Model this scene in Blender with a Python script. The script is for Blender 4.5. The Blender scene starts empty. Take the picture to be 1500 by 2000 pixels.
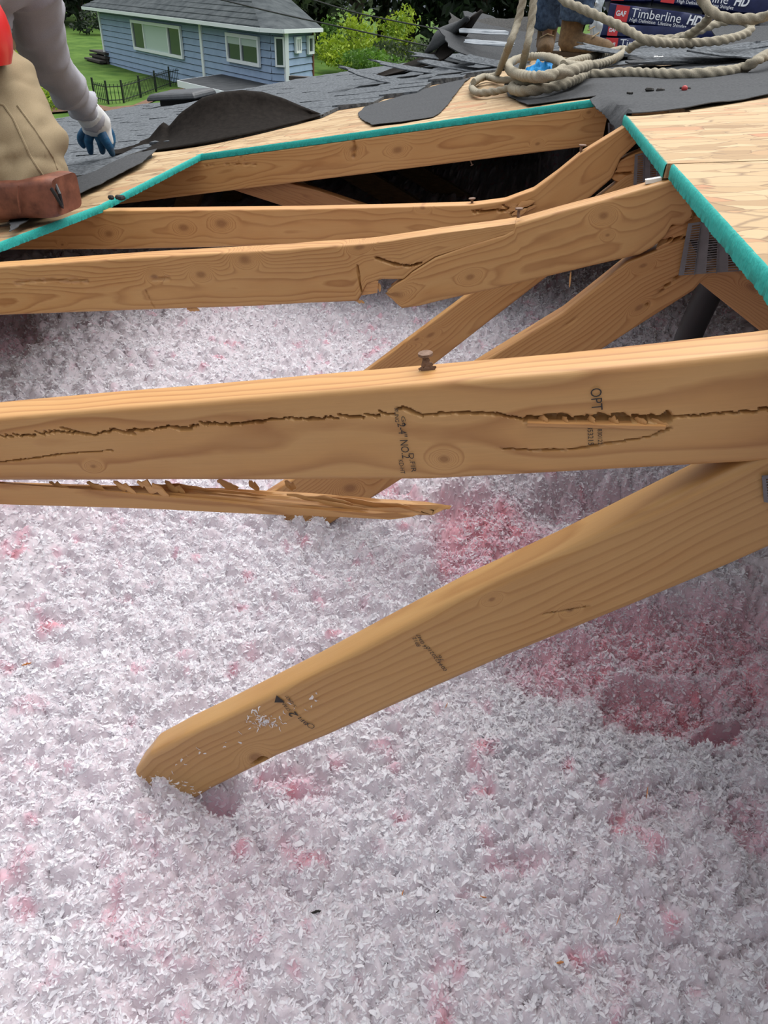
import bpy, bmesh, math, random
import numpy as np
from mathutils import Vector, Matrix, geometry

# ------------------------------------------------------------------ camera, sky, light, exposure
SC = bpy.context.scene
COL = SC.collection
TH, PS, RO, FPX = math.radians(36), math.radians(10), math.radians(3), 1386.0
CAM = np.array([0.0, 0.0, 1.0])
_r = np.array([math.cos(PS), math.sin(PS), 0])
_f = np.array([-math.sin(PS)*math.cos(TH), math.cos(PS)*math.cos(TH), -math.sin(TH)])
_u = np.cross(_r, _f)
CX = _r*math.cos(RO) + _u*math.sin(RO)
CY = _u*math.cos(RO) - _r*math.sin(RO)
cd = bpy.data.cameras.new('camera'); cam = bpy.data.objects.new('camera', cd); COL.objects.link(cam)
M = Matrix.Identity(4)
for i in range(3):
    M[i][0] = CX[i]; M[i][1] = CY[i]; M[i][2] = -_f[i]; M[i][3] = CAM[i]
cam.matrix_world = M
cd.sensor_fit = 'VERTICAL'; cd.sensor_height = 24.0; cd.lens = 24.0*FPX/2000.0
cd.clip_start = 0.02; cd.clip_end = 500
SC.camera = cam

SC.view_settings.view_transform = 'Standard'; SC.view_settings.look = 'None'
SC.view_settings.gamma = 1; SC.view_settings.use_curve_mapping = False
SC.view_settings.exposure = 0.58

W = bpy.data.worlds.new('overcast_sky'); SC.world = W; W.use_nodes = True
nt = W.node_tree; nt.nodes.clear()
wo = nt.nodes.new('ShaderNodeOutputWorld'); bg = nt.nodes.new('ShaderNodeBackground')
tc = nt.nodes.new('ShaderNodeTexCoord'); sp = nt.nodes.new('ShaderNodeSeparateXYZ')
cr = nt.nodes.new('ShaderNodeValToRGB')
cr.color_ramp.elements[0].position = 0.0; cr.color_ramp.elements[0].color = (0.12, 0.135, 0.155, 1)
cr.color_ramp.elements[1].position = 0.9; cr.color_ramp.elements[1].color = (1.25, 1.30, 1.37, 1)
nt.links.new(tc.outputs['Generated'], sp.inputs[0]); nt.links.new(sp.outputs['Z'], cr.inputs[0])
nt.links.new(cr.outputs[0], bg.inputs[0]); nt.links.new(bg.outputs[0], wo.inputs[0])
bg.inputs[1].default_value = 0.82
sd = bpy.data.lights.new('sun_behind_cloud', 'SUN'); sd.energy = 3.1; sd.angle = math.radians(70); sd.color = (1, 0.97, 0.93)
sun = bpy.data.objects.new('sun_behind_cloud', sd); COL.objects.link(sun)
sun.rotation_euler = (math.radians(-24), math.radians(14), 0); sun.location = (0, 0, 8)

# ------------------------------------------------------------------ geometry of view: pixel -> place in the world
def ray(px, py):
    d = CX*(px-750) + CY*(1000-py) + _f*FPX
    return d/np.linalg.norm(d)
def onY(px, py, Y):
    d = ray(px, py); return CAM + d*(Y-CAM[1])/d[1]
def onZ(px, py, Z):
    d = ray(px, py); return CAM + d*(Z-CAM[2])/d[2]
def onW(px, py, P, Q):                       # vertical wall through P and Q
    n = np.array([-(Q[1]-P[1]), Q[0]-P[0], 0.0]); d = ray(px, py)
    return CAM + d*((P-CAM) @ n)/(d @ n)
Y1, Y2, Y3, Y4 = 0.48, 1.09, 1.70, 2.31      # the four trusses, 61 cm apart
EDGE_X = -1.052
def ridge_x(Y): return np.interp(Y, [0, 1.09, 1.70, 2.31, 8], [.19, .171, .163, .129, .10])
def ridge_z(Y): return np.interp(Y, [0, 1.09, 1.70, 2.31, 8], [.858, .836, .824, .797, .797])
def z_left(X, Y):
    dz = np.interp(Y, [.9, 1.3, 1.7, 2.31], [0, -.010, -.021, 0])
    z = .567 + .191*(X+1.075) + dz
    return z
def z_right(X, Y): return ridge_z(Y) + .11*(X-ridge_x(Y))
def z_deck(X, Y):
    rx = ridge_x(Y)
    return np.where(X < rx, z_left(X, Y), ridge_z(Y) + .11*(X-rx))
_T = np.linspace(.8, 14, 5000)
def on_deck(px, py, h=0.0, side=None):
    d = ray(px, py); P = CAM + d[None, :]*_T[:, None]
    zz = {None: z_deck, 'L': z_left}[side](P[:, 0], P[:, 1]) + h
    g = P[:, 2]-zz
    idx = np.where((g[:-1] > 0) & (g[1:] <= 0))[0]
    if len(idx) == 0: return P[-1]
    i = idx[0]; t = g[i]/(g[i]-g[i+1])
    return P[i]*(1-t) + P[i+1]*t

# ------------------------------------------------------------------ small noise toolbox (numpy)
def _hash(ix, iy, s):
    n = (ix.astype(np.int64)*374761393 + iy.astype(np.int64)*668265263 + s*1442695041) & 0x7fffffff
    n = ((n ^ (n >> 13))*1274126177) & 0x7fffffff
    return ((n ^ (n >> 16)) & 0xffff)/65535.0
def vnoise(x, y, s=0):
    x = np.asarray(x, float); y = np.asarray(y, float)
    ix = np.floor(x); iy = np.floor(y); fx = x-ix; fy = y-iy
    fx = fx*fx*(3-2*fx); fy = fy*fy*(3-2*fy)
    a = _hash(ix, iy, s); b = _hash(ix+1, iy, s); c = _hash(ix, iy+1, s); d = _hash(ix+1, iy+1, s)
    return (a*(1-fx)+b*fx)*(1-fy) + (c*(1-fx)+d*fx)*fy
def fbm(x, y, s=0, o=4, g=.5):
    v = 0; a = 1; t = 0
    for k in range(o):
        v = v + a*vnoise(x*2**k+k*17.3, y*2**k+k*9.1, s+k); t += a; a *= g
    return v/t
def seg_dist(p, poly):
    best = np.full(len(p), 1e9)
    for a, b in zip(poly[:-1], poly[1:]):
        a = np.array(a); b = np.array(b); ab = b-a; L = max(ab @ ab, 1e-12)
        t = np.clip(((p-a) @ ab)/L, 0, 1)
        best = np.minimum(best, np.linalg.norm(p-(a+t[:, None]*ab), axis=1))
    return best

# ------------------------------------------------------------------ object helpers
def link(name, me, mat=None, parent=None):
    o = bpy.data.objects.new(name, me); COL.objects.link(o)
    if mat is not None:
        for m in (mat if isinstance(mat, (list, tuple)) else [mat]): me.materials.append(m)
    if parent is not None: o.parent = parent
    return o
def obj(name, verts, faces, mat, parent=None, smooth=True, angle=40):
    me = bpy.data.meshes.new(name)
    me.from_pydata([tuple(map(float, v)) for v in verts], [], [tuple(f) for f in faces]); me.update()
    if smooth:
        me.polygons.foreach_set('use_smooth', [True]*len(me.polygons))
        me.set_sharp_from_angle(angle=math.radians(angle))
    return link(name, me, mat, parent)
def tag(o, label, cat, group=None):
    o['label'] = label; o['category'] = cat
    if group: o['group'] = group
    return o
def struct(o): o['kind'] = 'structure'; return o
def stuff(o): o['kind'] = 'stuff'; return o
def thing(name, loc, label, cat, group=None):
    o = bpy.data.objects.new(name, None); COL.objects.link(o); o.empty_display_size = .1
    o['base'] = [float(v) for v in loc]
    return tag(o, label, cat, group)
class MB:
    """collects shapes in world space, builds one mesh"""
    def __init__(s): s.v = []; s.f = []
    def add(s, v, f):
        n = len(s.v); s.v += [tuple(map(float, p)) for p in v]; s.f += [tuple(i+n for i in q) for q in f]; return s
    def hexa(s, p):      # 8 corners: bottom 4 ccw then top 4
        return s.add(p, [(0,3,2,1),(4,5,6,7),(0,1,5,4),(1,2,6,5),(2,3,7,6),(3,0,4,7)])
    def box(s, c, size, ax=None, ay=None, az=None):
        ax = np.array([1,0,0] if ax is None else ax, float); ay = np.array([0,1,0] if ay is None else ay, float)
        az = np.cross(ax, ay) if az is None else np.array(az, float)
        c = np.array(c, float); x, y, z = [q/2 for q in size]
        return s.hexa([c+ax*a*x+ay*b*y+az*k*z for k in (-1,1) for a, b in ((-1,-1),(1,-1),(1,1),(-1,1))])
    def beam(s, a, b, w, h, up=(0,0,1)):
        a = np.array(a, float); b = np.array(b, float); d = b-a; L = np.linalg.norm(d); d /= L
        y = np.cross(up, d); y /= np.linalg.norm(y); z = np.cross(d, y)
        return s.box((a+b)/2, (L, w, h), d, y, z)
    def tube(s, pts, rad, n=8, caps=True, twist=None, flat=None):
        pts = np.array(pts, float); m = len(pts)
        rad = np.full(m, rad) if np.isscalar(rad) else np.array(rad, float)
        t = np.gradient(pts, axis=0); t /= np.linalg.norm(t, axis=1)[:, None]+1e-12
        ref = np.array([0, 0, 1.]) if abs(t[0][2]) < .9 else np.array([1., 0, 0])
        nn = np.cross(t[0], ref); nn /= np.linalg.norm(nn); V = []
        for i in range(m):
            nn = nn - t[i]*(nn @ t[i]); nn /= np.linalg.norm(nn); b = np.cross(t[i], nn)
            for k in range(n):
                a = 2*math.pi*k/n
                r = rad[i]*(twist(i, a) if twist else 1)
                V.append(pts[i] + nn*math.cos(a)*r*(flat if flat else 1) + b*math.sin(a)*r)
        F = [(i*n+k, i*n+(k+1) % n, (i+1)*n+(k+1) % n, (i+1)*n+k) for i in range(m-1) for k in range(n)]
        if caps: F += [tuple(range(n))[::-1], tuple((m-1)*n+k for k in range(n))]
        return s.add(V, F)
    def ball(s, c, r, n=12, m=8):
        c = np.array(c, float); r = np.array([r]*3 if np.isscalar(r) else r, float); V = [c+r*np.array([0,0,1])]
        for i in range(1, m):
            p = math.pi*i/m
            for k in range(n):
                a = 2*math.pi*k/n; V.append(c+r*np.array([math.sin(p)*math.cos(a), math.sin(p)*math.sin(a), math.cos(p)]))
        V.append(c-r*np.array([0,0,1])); F = []
        for k in range(n): F.append((0, 1+k, 1+(k+1) % n))
        for i in range(m-2):
            for k in range(n): F.append((1+i*n+k, 1+(i+1)*n+k, 1+(i+1)*n+(k+1) % n, 1+i*n+(k+1) % n))
        e = len(V)-1
        for k in range(n): F.append((e, 1+(m-2)*n+(k+1) % n, 1+(m-2)*n+k))
        return s.add(V, F)
    def build(s, name, mat, parent=None, smooth=True, angle=40): return obj(name, s.v, s.f, mat, parent, smooth, angle)
def spline(pts, step):
    pts = [np.array(p, float) for p in pts]; P = [2*pts[0]-pts[1]] + pts + [2*pts[-1]-pts[-2]]; out = []
    for i in range(1, len(P)-2):
        n = max(2, int(np.linalg.norm(P[i+1]-P[i])/step))
        for k in range(n):
            t = k/n; a, b, c, d = P[i-1], P[i], P[i+1], P[i+2]
            out.append(.5*((2*b)+(c-a)*t+(2*a-5*b+4*c-d)*t*t+(3*b-a-3*c+d)*t**3))
    out.append(pts[-1]); return np.array(out)
def remesh(name, mb, voxel, mat, parent=None, smooth_it=4, fn=None):
    """fuse the overlapping shapes of mb into one continuous skin"""
    me = bpy.data.meshes.new(name); me.from_pydata(mb.v, [], mb.f); me.update()
    o = bpy.data.objects.new(name+'_raw', me); COL.objects.link(o)
    m = o.modifiers.new('r', 'REMESH'); m.mode = 'VOXEL'; m.voxel_size = voxel
    sm = o.modifiers.new('s', 'SMOOTH'); sm.iterations = smooth_it; sm.factor = .5
    dg = bpy.context.evaluated_depsgraph_get(); dg.update()
    res = bpy.data.meshes.new_from_object(o.evaluated_get(dg)); res.name = name
    bpy.data.objects.remove(o); bpy.data.meshes.remove(me)
    if fn:
        n = len(res.vertices); co = np.empty(n*3); res.vertices.foreach_get('co', co); no = np.empty(n*3); res.vertices.foreach_get('normal', no)
        co = fn(co.reshape(-1, 3), no.reshape(-1, 3)); res.vertices.foreach_set('co', co.ravel()); res.update()
    res.polygons.foreach_set('use_smooth', [True]*len(res.polygons))
    res.materials.clear()
    return link(name, res, mat, parent)

# ------------------------------------------------------------------ materials
def mat_new(name):
    m = bpy.data.materials.new(name); m.use_nodes = True; t = m.node_tree
    return m, t, t.nodes['Principled BSDF'], t.nodes['Material Output']
def N(t, kind, **kw):
    n = t.nodes.new(kind)
    for k, v in kw.items():
        if k.startswith('i_'):
            key = k[2:]; key = int(key) if key.isdigit() else key.replace('_', ' ')
            n.inputs[key].default_value = v
        else: setattr(n, k, v)
    return n
def mth(t, op, a, b=None, c=None):
    n = t.nodes.new('ShaderNodeMath'); n.operation = op
    for i, q in enumerate((a, b, c)):
        if q is None: continue
        if isinstance(q, (int, float)): n.inputs[i].default_value = q
        else: t.links.new(q, n.inputs[i])
    return n.outputs[0]
def ramp(t, fac, stops, interp='LINEAR'):
    n = t.nodes.new('ShaderNodeValToRGB'); n.color_ramp.interpolation = interp
    e = n.color_ramp.elements
    while len(e) < len(stops): e.new(.5)
    for q, (p, c) in zip(e, stops): q.position = p; q.color = (*c, 1) if len(c) == 3 else c
    t.links.new(fac, n.inputs[0]); return n.outputs[0]
def mixc(t, fac, a, b, mode='MIX'):
    n = t.nodes.new('ShaderNodeMix'); n.data_type = 'RGBA'; n.blend_type = mode
    for k, q in ((0, fac), (6, a), (7, b)):
        if isinstance(q, (int, float)): n.inputs[k].default_value = q
        elif isinstance(q, tuple): n.inputs[k].default_value = (*q, 1)
        else: t.links.new(q, n.inputs[k])
    return n.outputs[2]
def noise_mat(name, c1, c2, scale=20, rough=.8, bump=.2, detail=6, stretch=(1,1,1), spec=.3, dist=.002, lo=.3, hi=.7):
    m, t, b, o = mat_new(name)
    g = N(t, 'ShaderNodeNewGeometry'); mp = N(t, 'ShaderNodeMapping'); mp.inputs['Scale'].default_value = stretch
    t.links.new(g.outputs['Position'], mp.inputs[0])
    n = N(t, 'ShaderNodeTexNoise', i_Scale=scale, i_Detail=detail, i_Roughness=.6); t.links.new(mp.outputs[0], n.inputs['Vector'])
    t.links.new(ramp(t, n.outputs[0], [(lo, c1), (hi, c2)]), b.inputs['Base Color'])
    b.inputs['Roughness'].default_value = rough; b.inputs['Specular IOR Level'].default_value = spec
    if bump:
        bp = N(t, 'ShaderNodeBump', i_Strength=bump, i_Distance=dist); t.links.new(n.outputs[0], bp.inputs['Height']); t.links.new(bp.outputs[0], b.inputs['Normal'])
    return m
def plain(name, c, rough=.6, metal=0, spec=.4):
    m, t, b, o = mat_new(name); b.inputs['Base Color'].default_value = (*c, 1); b.inputs['Roughness'].default_value = rough
    b.inputs['Metallic'].default_value = metal; b.inputs['Specular IOR Level'].default_value = spec; return m

def wood(name, seed=0.0, knots=(), pith=(.03, .10), period=.0055, tint=(1, 1, 1), contrast=1.0, dirt=0.0):
    """softwood: growth rings around a pith line, fine fibre, knots at (u, v, radius)"""
    m, t, b, o = mat_new(name)
    at = N(t, 'ShaderNodeAttribute', attribute_name='gc')
    sx = N(t, 'ShaderNodeSeparateXYZ'); t.links.new(at.outputs['Vector'], sx.inputs[0])
    u, v, w = sx.outputs
    def cv(a, bb, c):
        n = N(t, 'ShaderNodeCombineXYZ')
        for k, q in enumerate((a, bb, c)):
            if isinstance(q, (int, float)): n.inputs[k].default_value = q
            else: t.links.new(q, n.inputs[k])
        return n.outputs[0]
    big = N(t, 'ShaderNodeTexNoise', i_Scale=1.0, i_Detail=2.0); t.links.new(cv(mth(t, 'MULTIPLY_ADD', u, 3.0, seed), mth(t, 'MULTIPLY', v, 12), mth(t, 'MULTIPLY', w, 9)), big.inputs['Vector'])
    wob = N(t, 'ShaderNodeTexNoise', i_Scale=1.0, i_Detail=3.0); t.links.new(cv(mth(t, 'MULTIPLY_ADD', u, 14.0, seed+3), mth(t, 'MULTIPLY', v, 60), mth(t, 'MULTIPLY', w, 60)), wob.inputs['Vector'])
    dv = mth(t, 'SUBTRACT', v, pith[0]); dw = mth(t, 'SUBTRACT', w, pith[1])
    F = mth(t, 'SQRT', mth(t, 'ADD', mth(t, 'MULTIPLY', dv, dv), mth(t, 'MULTIPLY', dw, dw)))
    F = mth(t, 'ADD', F, mth(t, 'MULTIPLY', mth(t, 'SUBTRACT', big.outputs[0], .5), .045))
    F = mth(t, 'ADD', F, mth(t, 'MULTIPLY', mth(t, 'SUBTRACT', wob.outputs[0], .5), .003))
    dark = None
    for (ku, kv, kr) in knots:
        du = mth(t, 'MULTIPLY', mth(t, 'SUBTRACT', u, ku), .62); dk = mth(t, 'SUBTRACT', v, kv)
        d = mth(t, 'SQRT', mth(t, 'ADD', mth(t, 'MULTIPLY', du, du), mth(t, 'MULTIPLY', dk, dk)))
        d = mth(t, 'ADD', d, mth(t, 'MULTIPLY', mth(t, 'SUBTRACT', wob.outputs[0], .5), kr*.5))
        g = mth(t, 'POWER', 2.718, mth(t, 'MULTIPLY', mth(t, 'MULTIPLY', d, d), -1.0/(kr*1.5)**2))
        F = mth(t, 'ADD', mth(t, 'MULTIPLY', F, mth(t, 'SUBTRACT', 1.0, g)), mth(t, 'MULTIPLY', g, mth(t, 'MULTIPLY', d, 1.3)))
        k = N(t, 'ShaderNodeMapRange', interpolation_type='SMOOTHSTEP'); k.inputs[1].default_value = kr*1.0; k.inputs[2].default_value = kr*.25
        k.inputs[3].default_value = 0; k.inputs[4].default_value = 1; t.links.new(d, k.inputs[0])
        dark = k.outputs[0] if dark is None else mth(t, 'MAXIMUM', dark, k.outputs[0])
    ph = mth(t, 'FRACT', mth(t, 'DIVIDE', F, period))
    fib = N(t, 'ShaderNodeTexNoise', i_Scale=1.0, i_Detail=4.0, i_Roughness=.65); t.links.new(cv(mth(t, 'MULTIPLY_ADD', u, 18, seed), mth(t, 'MULTIPLY', v, 700), mth(t, 'MULTIPLY', w, 700)), fib.inputs['Vector'])
    patch = N(t, 'ShaderNodeTexNoise', i_Scale=1.0, i_Detail=3.0); t.links.new(cv(mth(t, 'MULTIPLY_ADD', u, 5, seed+9), mth(t, 'MULTIPLY', v, 25), mth(t, 'MULTIPLY', w, 25)), patch.inputs['Vector'])
    c = contrast
    tn = lambda r, g, bb: (r*tint[0]*.745, g*tint[1]*.69, bb*tint[2]*.59)
    col = ramp(t, ph, [(0, tn(.61, .355, .150)), (.55, tn(.595-.02*c, .34-.03*c, .14-.02*c)), (.86, tn(.52-.11*c, .28-.09*c, .105-.04*c)), (1, tn(.61, .35, .145))])
    col = mixc(t, mth(t, 'MULTIPLY', mth(t, 'SUBTRACT', fib.outputs[0], .35), .55), col, tn(.34, .185, .075))
    pr = ramp(t, patch.outputs[0], [(.35, (0, 0, 0)), (.7, (1, 1, 1))])
    col = mixc(t, mth(t, 'MULTIPLY', pr, .35), col, tn(.68, .44, .21))
    if dark is not None:
        col = mixc(t, mth(t, 'MULTIPLY', dark, .72), col, tn(.26, .115, .04))
    if dirt:
        dn = N(t, 'ShaderNodeTexNoise', i_Scale=55.0, i_Detail=5.0); t.links.new(at.outputs['Vector'], dn.inputs['Vector'])
        col = mixc(t, mth(t, 'MULTIPLY', ramp(t, dn.outputs[0], [(.6, (0,0,0)), (.68, (1,1,1))]), dirt), col, (.06, .05, .045))
    t.links.new(col, b.inputs['Base Color']); b.inputs['Roughness'].default_value = .5; b.inputs['Specular IOR Level'].default_value = .5
    bp = N(t, 'ShaderNodeBump', i_Strength=.25, i_Distance=.0006)
    t.links.new(mth(t, 'ADD', fib.outputs[0], mth(t, 'MULTIPLY', ph, .3)), bp.inputs['Height']); t.links.new(bp.outputs[0], b.inputs['Normal'])
    return m

def osb(name, stretch_dir):
    """flattened wood strands lying every which way, mostly along one direction"""
    m, t, b, o = mat_new(name)
    g = N(t, 'ShaderNodeNewGeometry'); col = None
    wn = N(t, 'ShaderNodeTexNoise', i_Scale=22.0, i_Detail=3.0); t.links.new(g.outputs['Position'], wn.inputs['Vector'])
    vm = N(t, 'ShaderNodeVectorMath', operation='SCALE'); vm.inputs['Scale'].default_value = .022; t.links.new(wn.outputs['Color'], vm.inputs[0])
    va = N(t, 'ShaderNodeVectorMath', operation='ADD'); t.links.new(g.outputs['Position'], va.inputs[0]); t.links.new(vm.outputs[0], va.inputs[1])
    for k, (ang, sc) in enumerate(((stretch_dir, 1.0), (stretch_dir+.42, .8), (stretch_dir-.5, 1.25), (stretch_dir+.15, .6))):
        mp = N(t, 'ShaderNodeMapping'); mp.inputs['Rotation'].default_value = (0, 0, ang); mp.inputs['Scale'].default_value = (13*sc, 34*sc, 4)
        mp.inputs['Location'].default_value = (k*3.1, k*1.7, 0)
        t.links.new(va.outputs[0], mp.inputs[0])
        vo = N(t, 'ShaderNodeTexVoronoi', i_Scale=1.0, i_Randomness=1.0); t.links.new(mp.outputs[0], vo.inputs['Vector'])
        ve = N(t, 'ShaderNodeTexVoronoi', i_Scale=1.0, i_Randomness=1.0); ve.feature = 'DISTANCE_TO_EDGE'; t.links.new(mp.outputs[0], ve.inputs['Vector'])
        sp_ = N(t, 'ShaderNodeSeparateColor'); t.links.new(vo.outputs['Color'], sp_.inputs[0])
        c = ramp(t, sp_.outputs[0], [(0, (.24, .145, .065)), (.25, (.36, .24, .12)), (.6, (.44, .32, .18)), (.88, (.34, .22, .105)), (1, (.36, .165, .08))])
        ed = ramp(t, ve.outputs['Distance'], [(.0, (1, 1, 1)), (.045, (0, 0, 0))])
        c = mixc(t, mth(t, 'MULTIPLY', ed, .7), c, (.11, .06, .028))
        if col is None: col = c; ex = ve.outputs['Distance']
        else: col = mixc(t, mth(t, 'GREATER_THAN', sp_.outputs[1], .62), col, c); ex = mth(t, 'ADD', mth(t, 'MULTIPLY', ex, .6), mth(t, 'MULTIPLY', ve.outputs['Distance'], .4))
    mp = N(t, 'ShaderNodeMapping'); mp.inputs['Rotation'].default_value = (0, 0, stretch_dir); mp.inputs['Scale'].default_value = (30, 420, 40); t.links.new(g.outputs['Position'], mp.inputs[0])
    fn = N(t, 'ShaderNodeTexNoise', i_Scale=1.0, i_Detail=3.0); t.links.new(mp.outputs[0], fn.inputs['Vector'])
    col = mixc(t, mth(t, 'MULTIPLY', ramp(t, fn.outputs[0], [(.45, (0,0,0)), (.75, (1,1,1))]), .3), col, (.34, .21, .10))
    t.links.new(col, b.inputs['Base Color']); b.inputs['Roughness'].default_value = .75
    bp = N(t, 'ShaderNodeBump', i_Strength=.5, i_Distance=.0015); t.links.new(mth(t, 'ADD', ex, fn.outputs[0]), bp.inputs['Height']); t.links.new(bp.outputs[0], b.inputs['Normal'])
    return m

OSB = osb('oriented_strand_board', 0.05)
OSB_L = osb('oriented_strand_board_left', 0.1)
TEAL = noise_mat('teal_edge_seal', (.012, .26, .23), (.03, .40, .35), 300, .7, .6, dist=.001)
FELT = noise_mat('roofing_felt', (.040, .042, .045), (.08, .082, .086), 160, .9, .5, dist=.001, spec=.1)
FELT_UNDER = noise_mat('felt_underside', (.006, .0045, .0035), (.014, .011, .009), 60, .9, .35, spec=.08)
SHINGLE = noise_mat('asphalt_shingle', (.03, .034, .039), (.165, .178, .192), 70, .95, .8, dist=.003, detail=8, spec=.08)
SHINGLE_BACK = noise_mat('shingle_back', (.02, .02, .02), (.06, .058, .055), 90, .9, .4)
PLATE = noise_mat('galvanised_truss_plate', (.12, .112, .118), (.19, .18, .188), 40, .55, .1, spec=.35)
RUST = noise_mat('rusty_nail_steel', (.09, .045, .025), (.22, .14, .10), 200, .6, .3)
ROPE = noise_mat('braided_rope_fibre', (.19, .165, .12), (.37, .335, .26), 500, .95, .8, dist=.001)
BLACK = plain('black_plastic', (.012, .012, .013), .45)
INK = plain('stamp_ink', (.035, .028, .025), .8)
SPLINT = wood('torn_wood_fibre', 4.4, (), (.1, .2), .004, (1.08, 1.02, 1.0), .7)

# ------------------------------------------------------------------ timber with real grooves and rounded arrises
def resample(P, n):
    P = np.array(P, float); s = np.r_[0, np.cumsum(np.linalg.norm(np.diff(P, axis=0), axis=1))]
    q = np.linspace(0, s[-1], n); return np.stack([np.interp(q, s, P[:, k]) for k in range(P.shape[1])], 1), s[-1]
class Board: pass
def board(name, Yf, top, bot, mat_fn, parent, thick=.038, r=.0035, du=.004, dv=.004, grooves=(), knots=(), rag=(0, 0), lump=0.0, dy=None):
    T = np.array([onY(x, y, Yf) for x, y in top])[:, [0, 2]]; B = np.array([onY(x, y, Yf) for x, y in bot])[:, [0, 2]]
    L = max(np.linalg.norm(np.diff(T, axis=0), axis=1).sum(), np.linalg.norm(np.diff(B, axis=0), axis=1).sum())
    nu = max(6, int(L/du)); T, _ = resample(T, nu); B, _ = resample(B, nu)
    h = np.median(np.linalg.norm(T-B, axis=1)); nv = max(4, int(h/dv)); q = min(.3, r/h)
    prof = [(v, 0.0) for v in np.linspace(q, 1-q, nv)]
    arc = [math.radians(a) for a in (30, 60, 90)]
    prof += [(1-q+q*math.sin(a), r-r*math.cos(a)) for a in arc]
    nb = max(2, int(thick/.008)); prof += [(1, y) for y in np.linspace(r, thick-r, nb)[1:]]
    prof += [(1-q+q*math.cos(a), thick-r+r*math.sin(a)) for a in arc]
    prof += [(q-q*math.sin(a), thick-r+r*math.cos(a)) for a in [math.radians(x) for x in (0, 30, 60, 90)]]
    prof += [(0, y) for y in np.linspace(thick-r, r, nb)[1:]]
    prof += [(q-q*math.cos(a), r-r*math.sin(a)) for a in arc[:-1]]
    pv = np.array([p[0] for p in prof]); py = np.array([p[1] for p in prof]); m = len(prof)
    C = (T+B)/2; us = np.r_[0, np.cumsum(np.linalg.norm(np.diff(C, axis=0), axis=1))]
    XZ = T[:, None, :] + pv[None, :, None]*(B-T)[:, None, :]
    Yy = np.repeat((Yf+py)[None, :], nu, 0)
    U = np.repeat(us[:, None], m, 1); V = np.repeat(pv[None, :]*h, nu, 0)
    ax = np.gradient(C, axis=0); ax /= np.linalg.norm(ax, axis=1)[:, None]
    for e, amp in ((0, rag[0]), (1, rag[1])):
        if amp:
            k = np.arange(nu) if e else np.arange(nu)[::-1]
            wgt = np.clip((k-(nu-1)+6)/6.0, 0, 1)
            off = (vnoise(pv*h*260, py*500, 7+e)-.5)*2*amp + (vnoise(pv*h*90, py*90, 17+e)-.5)*2*amp
            XZ += ax[:, None, :]*(wgt[:, None]*off[None, :])[:, :, None]*(1 if e else -1)
    front = (py < 1e-6)
    P2 = XZ.reshape(-1, 2); D = np.zeros(len(P2)); fm = np.repeat(front[None, :], nu, 0).ravel()
    idx = np.where(fm)[0]
    for g in grooves:
        pl = [onY(x, y, Yf)[[0, 2]] for x, y in g[0]]; w, dep = g[1], g[2]; jit = g[3] if len(g) > 3 else 0
        pp = P2[idx]
        if jit: pp = pp + np.stack([np.zeros(len(pp)), (np.mod(pp[:, 0]*95+2.2*vnoise(pp[:, 0]*40, pp[:, 0]*0, 3), 1)-.5)*jit*1.1*vnoise(pp[:, 0]*33, pp[:, 0]*0, 9) + (vnoise(pp[:, 0]*420, pp[:, 0]*0, 5)-.5)*jit*.5], 1)
        d = seg_dist(pp, pl)
        ww = w*(.55+.9*vnoise(pp[:, 0]*130, pp[:, 1]*0, 11))
        D[idx] = np.maximum(D[idx], dep*np.clip(1.6*(1-d/ww), 0, 1))
    if lump: D[idx] -= lump*(fbm(P2[idx, 0]*60, P2[idx, 1]*60, 2)-.5)
    Yy = Yy.ravel()+D
    if dy is not None: Yy = Yy + dy(P2)
    co = np.stack([P2[:, 0], Yy, P2[:, 1]], 1)
    F = [(i*m+k, i*m+(k+1) % m, (i+1)*m+(k+1) % m, (i+1)*m+k) for i in range(nu-1) for k in range(m)]
    F += [tuple(range(m))[::-1], tuple((nu-1)*m+k for k in range(m))]
    gc = np.stack([U.ravel(), V.ravel(), np.repeat(py[None, :], nu, 0).ravel()], 1)
    kk = []
    for (x, y, rr) in knots:
        p = onY(x, y, Yf)[[0, 2]]; i = np.argmin(np.linalg.norm(P2-p, axis=1)+(~fm)*9); kk.append((float(gc[i, 0]), float(gc[i, 1]), rr))
    me = bpy.data.meshes.new(name); me.from_pydata(co.tolist(), [], F); me.update()
    me.polygons.foreach_set('use_smooth', [True]*len(me.polygons)); me.set_sharp_from_angle(angle=math.radians(50))
    a = me.attributes.new('gc', 'FLOAT_VECTOR', 'POINT'); a.data.foreach_set('vector', gc.astype(np.float32).ravel())
    o = link(name, me, mat_fn(kk), parent); return o
def gc_simple(o, axis=None):
    """grain coordinates for a small loose piece: along its longest side"""
    me = o.data; n = len(me.vertices); co = np.empty(n*3); me.vertices.foreach_get('co', co); co = co.reshape(-1, 3); c = co-co.mean(0)
    w, vec = np.linalg.eigh(c.T @ c); g = np.stack([c @ vec[:, 2], c @ vec[:, 1], c @ vec[:, 0]], 1)
    a = me.attributes.new('gc', 'FLOAT_VECTOR', 'POINT'); a.data.foreach_set('vector', g.astype(np.float32).ravel()); return o
_rs = random.Random(5)
def sliver(a, b, w, mat=None, parent=None, name='splinter', t=.35):
    """a torn flake of wood from a to b (world points), tapering"""
    a = np.array(a, float); b = np.array(b, float); mb = MB(); n = 8
    p = np.array([a+(b-a)*k/(n-1) + np.array([0, 0, 1])*math.sin(k/(n-1)*math.pi)*w*_rs.uniform(-.4, .4) for k in range(n)])
    rad = [w*(.35+.65*math.sin(min(1, k/(n-1)*1.3)*math.pi*.8))*.5 for k in range(n)]; rad[-1] = w*.1
    mb.tube(p, rad, 6, flat=t); return gc_simple(mb.build(name, mat or SPLINT, parent))
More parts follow.
